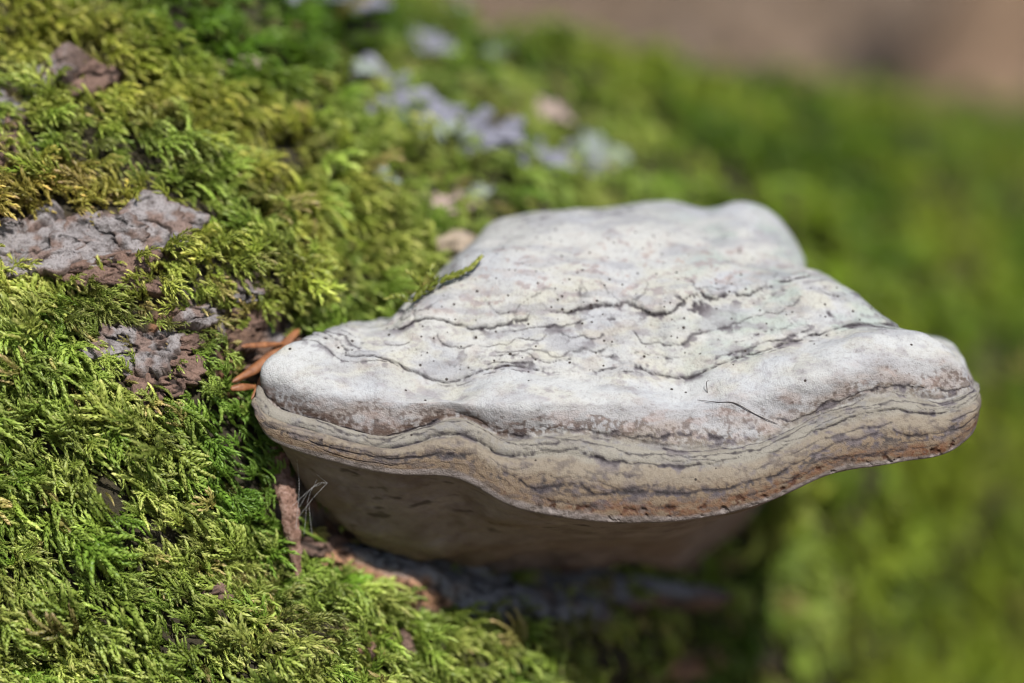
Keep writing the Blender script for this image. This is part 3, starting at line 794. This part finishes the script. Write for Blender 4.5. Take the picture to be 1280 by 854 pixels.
def build_moss():
    cell = np.linalg.norm(np.cross(surf[1:, :-1] - surf[:-1, :-1], surf[:-1, 1:] - surf[:-1, :-1]), axis=-1)
    depth = surf[:-1, :-1, 1]; px = SPX[:-1, :-1]; py = SPY[:-1, :-1]
    th = Tm[:-1, :-1]
    ok = (th > math.radians(-75)) & (th < math.radians(120)) & (depth > -6) & (px > -420) & (px < 1750) & (py > -500) & (py < 1250)
    inview = (px > -90) & (px < 1370) & (py > -80) & (py < 930)
    dens = np.where(depth < 7, 25.0, np.where(depth < 16, 9.5, np.where(depth < 45, 4.0, 2.2))) * np.where(inview, 1, .3) * ok
    bm = BM[:-1, :-1]
    dens = dens * (1 - sstep(.45, .9, bm) * .965)
    GAP = sstep(-.12, -.30, fbm(surf[:-1, :-1] * .55 + 150, 3))
    GAP = GAP * (1 - .75 * sstep(420, 480, py) * sstep(340, 260, px))
    dens = dens * (1 + .25 * GAP)
    lam = (dens * cell).ravel()
    tot = int(lam.sum())
    idx = rng.choice(len(lam), size=tot, p=lam / lam.sum())
    i, j = np.unravel_index(idx, cell.shape)
    fu = rng.random((tot, 1)); fv = rng.random((tot, 1))
    s00 = surf[i, j]; p = s00 + fu * (surf[i + 1, j] - s00) + fv * (surf[i, j + 1] - s00)
    nn = sn[i, j]
    px, py = to_px(p); d = p[:, 1]; b = bm[i, j]
    n1 = fbm(p * .35 + 70, 3); n2 = fbm(p * .9 + 80, 3); n3 = rng.normal(size=tot)
    gap = GAP[i, j]
    # which kind grows where: braided low and left, feathery on the upper shoulder and in the damp shade
    kind_f = sstep(420, 330, py + 60 * n1) * sstep(620, 420, px) * .8 + sstep(250, 420, px) * sstep(9, 3, d) * sstep(600, 700, py) * .35
    feather = rng.random(tot) < np.clip(kind_f + .28 + .9 * sstep(.08, .5, b) + .6 * gap, 0, .92)
    # growth direction: mostly down and outward over the flank, in drifts
    up = np.array([0, 0, 1.])
    t1 = np.cross(nn, up); t1 /= np.linalg.norm(t1, axis=1, keepdims=True); t2 = np.cross(nn, t1)   # t2 points down the flank
    sgn = np.sign((t2 @ up))[:, None]; t2 = -t2 * sgn
    ang = 5.0 * fbm(p * .30 + 15, 2) + 1.35 * rng.normal(size=tot)
    gd = np.cos(ang)[:, None] * (t2 * .7 + t1 * .7 * np.sign(t1[:, :1])) + np.sin(ang)[:, None] * (t1 * .7 - t2 * .7)
    gd /= np.linalg.norm(gd, axis=1, keepdims=True)
    lift = np.where(feather, rng.uniform(.1, 1.1, tot), rng.uniform(-.1, .65, tot))
    far = sstep(12, 30, d); lift = lift + far * .35
    X = gd * np.cos(lift)[:, None] + nn * np.sin(lift)[:, None]
    layer = rng.random(tot)
    p = p + nn * ((layer - .22) * .6 * (1 - .7 * sstep(.15, .6, b)))[:, None] - gd * .5
    scl = rng.uniform(.45, 1.0, tot) * (1 + .55 * np.clip(fbm(p * .7 + 200, 2) * 2, -.7, 1)) * np.where(d > 16, 1.3, 1.0) * np.where(b > .2, .75, 1.0)
    scl = np.clip(scl, .38, 1.6) * (1 - .30 * gap)
    p = p + nn * (.12 * gap)[:, None]
    # pigment
    def lay(c, col, m): return c + (np.array(col) - c) * np.clip(m, 0, 1)[:, None]
    c = np.zeros((tot, 3)) + np.array([.106, .141, .025])
    c = lay(c, (.152, .170, .040), sstep(-.2, .25, n1))
    c = lay(c, (.055, .110, .008), sstep(.05, .35, n2) * .7)
    c = lay(c, (.050, .098, .012), sstep(150, 60, np.hypot(px - 335, (py - 560) * .8)) * .75)       # deep green by the bracket: its shade put into the moss colour
    c = lay(c, (.138, .142, .022), sstep(430, 300, py) * sstep(560, 380, px) * sstep(-.25, .15, n1 + .3 * n2) * .85)   # olive, upper shoulder
    c = lay(c, (.165, .125, .032), sstep(60, 20, np.abs(py - 262)) * sstep(240, 60, px) * .6)
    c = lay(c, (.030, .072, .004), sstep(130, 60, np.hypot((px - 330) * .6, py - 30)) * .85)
    c = lay(c, (.070, .102, .005), sstep(14, 24, d) * .85)
    c = lay(c, (.066, .062, .020), gap * rng.uniform(.3, .9, tot))
    nf = fbm(p * .14 + 33, 2)
    c = lay(c, (.026, .056, .003), sstep(.0, .25, nf) * sstep(5, 14, d) * .8)
    c = lay(c, (.115, .138, .010), sstep(.05, .3, -nf) * sstep(5, 14, d) * .6)
    c = lay(c, (.15, .115, .045), (rng.random(tot) < (.03 + .3 * sstep(.1, .5, b))) * .7)           # withered
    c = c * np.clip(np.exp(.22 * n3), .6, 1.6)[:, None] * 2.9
    scale_w = scl
    # nothing grows on the bracket's own crust
    tip = p + X * scl[:, None] * 1.2; midp = p + X * scl[:, None] * .6
    keep = np.ones(tot, bool)
    for pt, lim in ((p, .6), (midp, .6), (tip, .6)):
        tx, ty = to_px(pt)
        bx = np.clip((tx / 6).astype(int) + 10, 0, 239); by = np.clip((ty / 6).astype(int) + 10, 0, 179)
        keep &= ~((FMAP[bx, by] < 900) & (pt[:, 1] < FMAP[bx, by] + lim))
    feather_k = feather
    Wp = W(p); Xw = WD(X); Zw = WD(nn)
    e = eulers(Xw, Zw)
    for name, sel, coll, label, npk in (
            ('braided_moss', ~feather, C_BRAID, 'carpet of yellow-green braided moss shoots covering the log', 12),
            ('feathery_moss', feather, C_FEATHER, 'loose olive feathery moss mixed in on the upper log and around bare bark', 6)):
        k = np.flatnonzero(sel & keep)
        pick = rng.integers(0, npk, len(k))
        if npk == 12:
            pick = np.where(rng.random(len(k)) < .6, rng.integers(0, 6, len(k)), rng.integers(6, 12, len(k)))
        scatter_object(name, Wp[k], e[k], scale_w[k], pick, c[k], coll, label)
    print('moss shoots', tot, int(feather.sum()))
build_moss()

# ------------------------------------------------------------------ bark plates (parts of the log)
GREY, RED, ORANGE, SHADE_SLATE, DARK = (.24, .22, .22), (.17, .105, .08), (.42, .23, .13), (.27, .275, .30), (.13, .075, .05)
def bark_plate(px, py, rx, ry, col, lift=.3, thick=.28, seed=0, spin=0.0):
    r_ = np.random.default_rng(seed)
    p, n = on_log(px, py)
    n = n + r_.normal(size=3) * .16; n /= np.linalg.norm(n)
    a, b_, n = frame(n, (math.cos(spin), .3, math.sin(spin)))
    k = KPX * DIST / (DIST + p[1]); na, nr = 84, 30
    A = np.linspace(0, 2 * np.pi, na, endpoint=False); Rr = np.linspace(0, 1, nr)
    # ragged angular outline
    out = 1 + .36 * fbm(np.stack([np.cos(A) * 1.3, np.sin(A) * 1.3, 0 * A + seed * 3.7], -1), 3) * 2 + .18 * fbm(np.stack([np.cos(A) * 5, np.sin(A) * 5, 0 * A + seed * 1.7], -1), 2)
    out = np.clip(out, .55, 1.5)
    R, AA = np.meshgrid(Rr, A, indexing='ij'); O = np.broadcast_to(out, R.shape)
    prof = np.minimum(R / .86, 1)
    x = np.cos(AA) * prof * O * rx / k; y = np.sin(AA) * prof * O * ry / k
    q3 = np.stack([x, y, 0 * x + seed * 5.1], -1)
    aniso = q3 * np.array([.8, 2.1, 1])
    ter = fbm(aniso * .9, 4); crk = 1 - np.abs(fbm(aniso * np.array([1.0, .8, 1]) + 8, 4)) * 13
    crk = sstep(.15, .9, crk)
    z = thick * (.35 + .55 * np.floor((ter + .6) * 9) / 9) + .035 * fbm(q3 * 7, 3) - .13 * crk
    z = np.where(R > .865, -thick * (R - .865) / .135 * 3.0, z * (1 - .35 * prof ** 4))
    x = x * (1 - .05 * (R > .93)); y = y * (1 - .05 * (R > .93))
    v = p + n * lift + x[..., None] * a + y[..., None] * b_ + z[..., None] * n
    edge = sstep(.72, .95, R + .25 * fbm(q3 * 3, 3))
    c = np.zeros(R.shape + (3,)) + np.array(col)
    warm = sstep(.02, .3, fbm(q3 * 1.8 + 4, 3))[..., None]
    c = c + (np.array(RED) - c) * warm * .8
    c = c + (np.array(RED) * .8 - c) * edge[..., None] * .85
    lv = np.floor((ter + .6) * 7); c = c * (.8 + .4 * np.abs(np.sin(lv * 12.9)))[..., None]
    c = c * (1 - .8 * crk)[..., None]
    f = grid_faces(nr, na, wrap=True)
    o = mesh_obj('bark_plate', W(v).reshape(-1, 3) - np.array(LOG.location), f, M_PLATE, LOG, colors=c)
    return o
PLATES = [(-25, 320, 40, 30, GREY, .5), (5, 300, 30, 18, GREY, .45), (18, 318, 40, 28, GREY, .45), (68, 326, 46, 28, GREY, .5), (112, 316, 32, 32, GREY, .5), (150, 304, 36, 26, GREY, .55), (188, 294, 42, 30, GREY, .6), (220, 282, 28, 16, GREY, .5),
          (148, 338, 56, 14, RED, .45), (112, 346, 40, 12, RED, .4), (195, 328, 34, 14, RED, .45), (60, 296, 26, 14, GREY, .45), (170, 355, 30, 10, RED, .35),
          (150, 440, 40, 24, GREY, .5), (200, 446, 32, 28, GREY, .55), (224, 468, 28, 22, RED, .45), (172, 468, 26, 12, RED, .4), (232, 424, 16, 9, RED, .5), (186, 506, 14, 18, RED, .5), (246, 402, 24, 12, GREY, .4),
          (78, 110, 40, 18, GREY, .8), (126, 112, 28, 16, RED, .8), (8, 150, 24, 26, GREY, .6), (4, 192, 14, 30, RED, .5),
          (306, 392, 22, 14, RED, .5), (332, 404, 18, 11, RED, .4), (300, 428, 20, 14, DARK, .4), (326, 462, 22, 26, DARK, .3), (310, 366, 18, 10, GREY, .4),
          (398, 688, 30, 13, RED, .45), (340, 792, 13, 20, ORANGE, .4), (262, 756, 14, 10, RED, .5), (318, 742, 12, 9, ORANGE, .5), (450, 800, 16, 24, ORANGE, .35), (500, 812, 14, 16, RED, .4),
          (520, 706, 95, 13, SHADE_SLATE, .12), (640, 735, 110, 20, SHADE_SLATE, .15), (770, 740, 90, 16, SHADE_SLATE, .12), (850, 838, 60, 14, ORANGE, .5), (690, 700, 50, 16, DARK, .2)]  # slate and dark plates: the bracket's shade put into their colour
for i, (x, y, rx, ry, c_, lf) in enumerate(PLATES):
    bark_plate(x, y, rx * 1.22, ry * 1.22, c_, lf - .1, .22 + .1 * (i % 3) / 2, i + 1, random.uniform(-.3, .3))

def bark_ledge():
    """rounded ledge of bark below the bracket: slate-grey shade painted on the back, orange sunlit front"""
    path = [(385, 694, .25), (440, 706, .35), (510, 728, .45), (580, 752, .5), (650, 764, .55), (720, 768, .4), (770, 776, .1)]
    c0 = np.array([P(np.array(float(x)), np.array(float(y)), np.array(on_log(x, y)[0][1] - o_)) for x, y, o_ in path])
    n_, m_ = 150, 64
    c = catmull(np.arange(len(path), dtype=float), c0, np.linspace(0, len(path) - 1, n_))
    d = np.gradient(c, axis=0); d /= np.linalg.norm(d, axis=1, keepdims=True)
    rad = np.interp(np.linspace(0, 1, n_), [0, .1, .3, .6, .9, 1], [.15, .6, .95, .9, .6, .15])
    A = np.linspace(0, 2 * np.pi, m_, endpoint=False); V_ = []; side = []
    for i in range(n_):
        a, b_, t_ = frame(d[i], (0, 0, 1))
        V_.append(c[i] + rad[i] * (np.cos(A)[:, None] * a * .75 + np.sin(A)[:, None] * b_)); side.append(np.cos(A))
    V_ = np.array(V_); side = np.array(side)
    nn = (V_ - c[:, None]) / rad[:, None, None]
    crk = 1 - np.abs(fbm(V_ * np.array([.9, .9, 1.6]) + 8, 4)) * 11
    crk = sstep(.2, .9, crk)
    hh = .28 * fbm(V_ * .6, 3) + .10 * fbm(V_ * 2.0 + 4, 3) + .04 * np.floor(fbm(V_ * 1.5 + 9, 3) * 9) / 2 - .16 * crk
    V2 = V_ + nn * hh[..., None]
    px, py = to_px(V2)
    shadow_y = np.interp(px, [380, 440, 500, 560, 600, 640], [660, 694, 714, 748, 790, 900])  # colour boundary laid along the edge of the bracket's shadow
    org = sstep(-10, 12, py - shadow_y + 26 * fbm(V_ * 1.3 + 3, 3))
    col = np.zeros(V2.shape) + np.array([.235, .24, .265])
    col = col + (np.array([.17, .12, .10]) - col) * sstep(.05, .3, fbm(V_ * .9 + 40, 3))[..., None] * .7
    col = col + (np.array([.44, .23, .125]) - col) * org[..., None] * .92
    col = col + (np.array([.40, .33, .30]) - col) * (org * sstep(.1, .3, fbm(V_ * 1.8 + 44, 3)))[..., None] * .7
    col = col * (1 - .75 * crk)[..., None]
    o = mesh_obj('bark_ledge', W(V2).reshape(-1, 3) - np.array(LOG.location), grid_faces(n_, m_, wrap=True), M_PLATE, LOG, colors=col)
    o['label'] = 'rounded bark ledge under the bracket, shaded slate grey behind and sunlit orange in front'
bark_ledge()

# ------------------------------------------------------------------ lichens and loose flakes further up the log
M_MINT = plain_material('pale_green_lichen', (.12, .15, .125), (.34, .38, .34), 500, .9, .0006)
M_LILAC = plain_material('grey_lichen', (.085, .085, .11), (.27, .27, .33), 400, .9, .0006)
M_PINK = plain_material('pale_flake', (.22, .15, .13), (.45, .36, .32), 400, .9, .0006)
def lichen(name, px, py, r_px, mat, label, cat, lift=.7, flat=.7, group=None):
    """lobed, crinkled rosette with upturned edges"""
    seed = int(px * 3 + py); r_ = np.random.default_rng(seed)
    p, n = on_log(px, py)
    n = n * .7 + np.array([0, -.45, .35]); n /= np.linalg.norm(n)
    a, b_, n = frame(n, (1, .2, r_.uniform(-.5, -.1)))
    k = KPX * DIST / (DIST + p[1]); R0 = 1.3 * r_px / k
    na, nr = 72, 12
    A = np.linspace(0, 2 * np.pi, na, endpoint=False); lob = 1 + .9 * fbm(np.stack([np.cos(A) * 1.2, np.sin(A) * 1.2, 0 * A + seed], -1), 3) + .12 * np.sin(A * 11 + seed)
    rings = [(u, 1) for u in np.linspace(0, 1, nr)] + [(u, -1) for u in np.linspace(.98, .15, 6)]
    V_ = []
    for u, sd_ in rings:
        rr = u * R0 * (1 + (lob - 1) * u)
        x = np.cos(A) * rr * (1.45 if mat is M_LILAC else 1.0); y = np.sin(A) * rr * flat
        q3 = np.stack([x, y, 0 * x + seed * .37], -1)
        z = R0 * (.06 * u * u + .08 * np.sin(A * 11 + seed) * u * u) + .45 * R0 * fbm(q3 * 2.2 / max(R0, .2), 3) + (0 if sd_ > 0 else -.06 * R0 - .25 * R0 * (1 - u))
        V_.append(p + n * lift + x[:, None] * a + y[:, None] * b_ + z[:, None] * n)
    V_ = np.array(V_); o_ = W(p + n * lift)
    o = mesh_obj(name, W(V_).reshape(-1, 3) - o_, grid_faces(len(rings), na, wrap=True), mat)
    o.location = o_
    tag(o, label, cat, group)
GL = 'pale lichen rosettes on the upper log'
for a_ in ((420, 14, 36, M_LILAC, 'blurred grey-lilac lichen at the top edge, large one beside dark moss'), (345, 4, 26, M_LILAC, 'blurred grey-lilac lichen cut by the top edge of the picture'),
           (490, 142, 40, M_LILAC, 'elongated brownish-lilac lichen at the upper end of the pale streak'), (538, 182, 30, M_MINT, 'whitish lichen in the pale streak, just below the brownish-lilac one'),
           (598, 190, 36, M_LILAC, 'lilac-grey lichen in the middle of the pale streak above the fungus'), (648, 198, 26, M_LILAC, 'small lilac lichen right of the middle one in the pale streak'),
           (696, 206, 28, M_LILAC, 'dark lilac lichen near the lower end of the pale streak'), (742, 208, 26, M_MINT, 'pale green lichen ending the streak above the fungus top'),
           (620, 76, 23, M_MINT, 'round mint-green lichen blur near the skyline of the log'), (622, 122, 20, M_MINT, 'dim mint lichen just below the round one near the skyline'),
           (520, 68, 26, M_LILAC, 'faint bluish lichen left of the round mint one'), (560, 30, 22, M_MINT, 'faint pale green lichen close to the skyline moss'),
           (465, 238, 17, M_MINT, 'bright whitish lichen dot in green moss left of the fungus top'), (446, 104, 14, M_MINT, 'small mint lichen above the brownish-lilac one'),
           (604, 264, 13, M_MINT, 'tiny green lichen at the back edge of the fungus')):
    lichen('lichen', *a_, 'lichen', group=GL)
GF = 'pale bark flakes lying in the moss'
for a_ in ((680, 158, 20, M_PINK, 'pinkish pale bark flake above the lichen streak'), (545, 268, 17, M_PINK, 'brown-pink bark flake left behind the fungus, higher of two'), (580, 273, 18, M_PINK, 'peach bark flake touching the back of the fungus'),
           (314, 92, 15, M_PINK, 'lilac-pink bark flake in the olive moss of the upper shoulder'), (258, 100, 9, M_PINK, 'small pale flake between olive moss tufts')):
    lichen('bark_flake', *a_, 'bark flake', .65, .6, GF)

# small older lobe behind the bracket's shoulder
def old_lobe():
    p = P(np.array(568.), np.array(312.), np.array(6.4)); nu, nv = 40, 24
    U, V_ = np.meshgrid(np.linspace(0, np.pi, nv), np.linspace(0, 2 * np.pi, nu, endpoint=False), indexing='ij')
    d = np.stack([np.sin(U) * np.cos(V_), np.sin(U) * np.sin(V_), np.cos(U)], -1)
    r = np.array([.9, 1.3, .5]) * (1 + .45 * fbm(d * 1.8 + 3, 3))[..., None]
    c = np.zeros(d.shape) + np.array([.36, .29, .22]) * (1 + .3 * fbm(d * 3, 3))[..., None]
    off = np.array(FUNGUS.location)
    o = mesh_obj('side_lobe', W(p + d * r).reshape(-1, 3) - off, grid_faces(nv, nu, wrap=True), M_FUNGUS, FUNGUS, colors=c, attrs={'pits': 0 * U + .03})
    o['label'] = 'small beige lobe at the back of the crust'
old_lobe()

# ------------------------------------------------------------------ small things lying about
def ribbon(name, pts, widths, thick, mat, label, cat, rough=.0, facing=(0, -1, .2), group=None, twist=0.0, sections=40, ridges=0, parent=None):
    """a tapering strip with thickness that follows pts (frame cm)"""
    pts = np.array(pts, float); n = len(pts)
    x = np.linspace(0, n - 1, sections)
    c = catmull(np.arange(n, dtype=float), pts, x); wd = np.interp(x, np.arange(n), widths)
    d = np.gradient(c, axis=0); d /= np.linalg.norm(d, axis=1, keepdims=True)
    m = 16; V_ = []
    for i in range(sections):
        fz = np.array(facing, float); a, b_, t_ = frame(d[i], fz)       # a faces the viewer side, b across
        tw = twist * i / sections
        a, b_ = a * math.cos(tw) + b_ * math.sin(tw), b_ * math.cos(tw) - a * math.sin(tw)
        A = np.linspace(0, 2 * np.pi, m, endpoint=False)
        w2 = wd[i] * .5; q3 = np.stack([np.cos(A) * 3, np.sin(A) * 3, 0 * A + i * .12], -1)
        rr = 1 + rough * fbm(q3 + len(name), 3) * 2 + (ridges * np.sin(A * 7) if ridges else 0)
        V_.append(c[i] + (np.cos(A) * w2 * rr)[:, None] * b_ + (np.sin(A) * thick * .5 * rr)[:, None] * a)
    V_ = np.array(V_); V_[0] = c[0] + (V_[0] - c[0]) * .3; V_[-1] = c[-1] + (V_[-1] - c[-1]) * .1
    o_ = W(c[0])
    o = mesh_obj(name, W(V_).reshape(-1, 3) - o_, grid_faces(sections, m, wrap=True), mat)
    o.location = o_
    return tag(o, label, cat, group)
def PL(*l):
    r = []
    for x, y, o_ in l:
        d_ = on_log(x, y)[0][1] - o_; r.append(P(np.array(float(x)), np.array(float(y)), np.array(float(d_))))
    return r
def PP(*l): return [P(np.array(float(x)), np.array(float(y)), np.array(float(d))) for x, y, d in l]

M_WOOD = bark_material('weathered_wood', [(.30, (.05, .028, .02)), (.48, (.22, .125, .09)), (.68, (.40, .27, .22))], 500, 1500, .0006)
ribbon('wood_sliver', PL((342, 556, .6), (350, 590, .8), (358, 618, 1.0), (363, 650, 1.1), (368, 685, 1.0), (373, 725, .8)), [.55, .55, .48, .40, .34, .12], .2, M_WOOD,
       'reddish-brown splintered wood sliver hanging beneath the fungus by the moss', 'splinter', rough=.4, sections=90, ridges=.14)
M_NEEDLE = plain_material('dry_needle', (.13, .045, .018), (.36, .15, .06), 420, .5, .0003, .1)
GN = 'dry orange needles wedged beside the fungus'
for pts, wd, lab in ((((374, 412, 0.60), (345, 440, 0.70), (318, 462, 0.80), (290, 478, 0.70)), .26, 'broad dry orange needle slanting down into the bark beside the fungus'),
                     (((372, 416, 0.80), (345, 447, 1.00), (328, 474, 1.10), (314, 500, 1.00)), .16, 'thin dry orange needle running down against the fungus end'),
                     (((302, 433, 0.75), (330, 431, 0.80), (356, 429, 0.70)), .15, 'short dry orange needle lying level above the other needles'),
                     (((288, 486, 0.80), (304, 484, 0.85), (324, 483, 0.80)), .2, 'stubby dry orange needle at the bottom of the bunch')):
    ribbon('dry_needle', PL(*pts), [wd * .6] + [wd] * (len(pts) - 2) + [wd * .35], wd * .45, M_NEEDLE, lab, 'needle', rough=.16, group=GN, sections=24)

M_HAIR = plain_material('dark_fibre', (.02, .015, .012), (.06, .045, .04), 800, .6, .00005)
def on_crust(l, lift):
    r = []
    for x, y in l:
        p, n = on_fungus(x, y); r.append(p + n * lift)
    return r
ribbon('plant_fibre', on_crust([(872, 496), (895, 499), (920, 505), (948, 515), (976, 527)], .02), [.008, .018, .022, .022, .012], .018, M_HAIR, 'long thin dark fibre lying across the white shoulder of the fungus', 'fibre', sections=30)
pf, nf = on_fungus(881, 488)
ribbon('plant_fibre', [pf - nf * .02, pf + np.array([-.01, -.02, .12]), pf + np.array([-.02, -.03, .27]), pf + np.array([.04, -.03, .31])], [.022, .02, .018, .01], .018, M_HAIR, 'short hooked dark fibre standing on the white shoulder of the fungus', 'fibre', sections=16)

M_WEB = plain_material('spider_silk', (.65, .65, .65), (.8, .8, .8), 300, .4, .00002)
def cobweb():
    vs, fs = [], []
    strands = [((384, 582, .9), (398, 595, .7), (409, 604, .6)), ((409, 604, .6), (392, 622, .7), (372, 648, .9)), ((371, 574, .7), (374, 610, .9), (370, 660, 1.0)), ((409, 604, .6), (395, 606, .8), (366, 632, 1.0)),
               ((396, 600, .6), (385, 625, .8), (380, 668, 1.1)), ((402, 605, .6), (388, 612, .7), (374, 634, .9)), ((386, 628, .8), (388, 650, .9), (390, 668, 1.0))]
    for st_ in strands:
        c = catmull(np.arange(3.), np.array(PP(*st_)), np.linspace(0, 2, 12)); b = len(vs)
        for p in c:
            for k in range(3): vs.append(p + .0024 * np.array([math.cos(k * 2.09), .3, math.sin(k * 2.09)]))
        for i in range(11):
            for k in range(3): fs.append((b + i * 3 + k, b + i * 3 + (k + 1) % 3, b + i * 3 + 3 + (k + 1) % 3, b + i * 3 + 3 + k))
    o_ = W(vs[0]); o = mesh_obj('cobweb', W(np.array(vs)) - o_, np.array(fs), M_WEB); o.location = o_
    tag(o, 'wisp of white cobweb threads between the wood sliver and the fungus underside', 'cobweb')
cobweb()

M_SPRIG = moss_material((.26, .29, .05))
def sprig(pts, label, L=.30, wd=.13, branches=()):
    s = Shoot(); pts = np.array(pts); n = len(pts)
    path = catmull(np.arange(n, dtype=float), pts, np.linspace(0, n - 1, 16))
    s.braid(path, L, wd, .030, 46, .28, .2, .9, r=.022, azs=(60, -60, 20, -20, 110, -110), up=(0, -.5, 1), keel=.3)
    for br in branches:
        s.braid(catmull(np.arange(len(br), dtype=float), np.array(br), np.linspace(0, len(br) - 1, 8)), L * .85, wd * .85, .032, 46, .3, .2, .9, r=.016, azs=(60, -60, 20, -20, 110, -110), up=(0, -.5, 1), keel=.3)
    o_ = W(pts[0]); o = mesh_obj('moss_sprig', W(np.array(s.v)) - o_, np.array(s.f), M_SPRIG, attrs={'age': s.age, 'leafrand': s.lr}); o.location = o_
    tag(o, label, 'moss')
pth = on_crust([(512, 380), (527, 366), (546, 354), (566, 345), (584, 337), (598, 323)], .05)
pth = [q_ + np.array([0, -.2, .05]) for q_ in pth]
sprig(pth, 'green moss sprig lying over the upper left edge of the fungus crust', branches=(
    [pth[1], pth[1] + np.array([-.15, 0, .3]), pth[1] + np.array([-.4, .1, .5])], [pth[2], pth[2] + np.array([-.2, .1, .25]), pth[2] + np.array([-.1, .3, .45])],
    [pth[0], pth[0] + np.array([-.3, .2, .15]), pth[0] + np.array([-.6, .3, .1])]))
p0, n0 = on_log(42, 357)
o = None
def chip():
    nu, nv = 14, 9
    U, V_ = np.meshgrid(np.linspace(0, np.pi, nv), np.linspace(0, 2 * np.pi, nu, endpoint=False), indexing='ij')
    d = np.stack([np.sin(U) * np.cos(V_), np.sin(U) * np.sin(V_), np.cos(U)], -1)
    q_ = d * np.array([.10, .06, .07]) * (1 + .35 * fbm(d * 1.7 + 9, 2))[..., None]
    o_ = W(p0 + n0 * .75); o = mesh_obj('white_chip', W(q_).reshape(-1, 3), grid_faces(nv, nu, wrap=True), plain_material('white_chip', (.35, .38, .36), (.5, .53, .5), 600, .5)); o.location = o_
    tag(o, 'tiny white chip on moss under the grey bark at far left', 'chip')
chip()

# ------------------------------------------------------------------ far behind: a leaning snag, litter on the forest floor
def snag():
    base = np.array([.53, 2.5, -.30]); n, m = 60, 28; h_ = 1.3
    V_ = []
    for i in range(n):
        f = i / (n - 1); c = base + np.array([.34 * f * h_, .1 * f, f * h_]); r = .085 * (1 - .45 * f) * (1 + .25 * math.exp(-f * 20))
        A = np.linspace(0, 2 * np.pi, m, endpoint=False)
        q3 = np.stack([np.cos(A) * 2, np.sin(A) * 2, 0 * A + f * 4], -1)
        rr = r * (1 + .16 * fbm(q3, 4) + .05 * np.sin(A * 9 + 3 * f))
        V_.append(c + np.stack([np.cos(A) * rr, np.sin(A) * rr, (.25 * fbm(q3 * 2, 2) if i == n - 1 else 0 * A)], -1))
    V_.append(np.repeat((V_[-1].mean(0) - np.array([0, 0, .1]))[None], m, 0))
    r_ = empty('dead_tree', base)
    tag(r_, 'leaning orange-brown dead tree far out of focus behind the log', 'tree')
    mt = bark_material('snag_bark', [(.3, (.13, .085, .055)), (.5, (.24, .16, .105)), (.7, (.33, .225, .15))], 9, 60, .01)
    mesh_obj('trunk', np.array(V_).reshape(-1, 3) - base, grid_faces(n + 1, m, wrap=True), mt, r_)
snag()
M_LITTER = plain_material('dead_leaf', (.15, .105, .07), (.28, .20, .135), 30, .8, .001, .15)
C_LEAF = bpy.data.collections.new('dead_leaf_shapes')
def litter():
    for k in range(4):
        nu, nv = 7, 5; V_ = []
        for i in range(nu):
            f = i / (nu - 1); wd = .026 * math.sin(math.pi * min(1, f * .96 + .03)) ** .7
            for j in range(nv):
                g = j / (nv - 1) * 2 - 1
                V_.append((f * .08 - .04, g * wd, .012 * math.cos(f * 3 + k) + .014 * g * g * math.sin(k + 1 + f * 4)))
        me = bpy.data.meshes.new('dead_leaf'); me.from_pydata(V_, [], grid_faces(nu, nv).tolist()); me.update(); me.materials.append(M_LITTER)
        C_LEAF.objects.link(bpy.data.objects.new('dead_leaf_%d' % k, me))
    n = 7000
    y = rng.uniform(.9, 9, n); x = rng.uniform(-1, 1, n) * (.8 + y * .45)
    dg = bpy.data.objects['ground']; ev = dg
    rad = np.hypot(x, y - 1)
    z = -.27 + fbm(np.stack([x * .6, y * .6, 0 * x + 3.3], -1), 4) * .12 * (lambda t: t * t * (3 - 2 * t))(np.clip((rad - .8) / 2.2, 0, 1)) + .012
    rot = np.stack([rng.normal(0, .35, n), rng.normal(0, .35, n), rng.uniform(0, 6.28, n)], -1)
    scatter_object('leaf_litter', np.stack([x, y, z], -1), rot, rng.uniform(.7, 1.4, n), rng.integers(0, 4, n), np.ones((n, 3)), C_LEAF, 'brown dead leaves strewn over the forest floor behind the log')
litter()
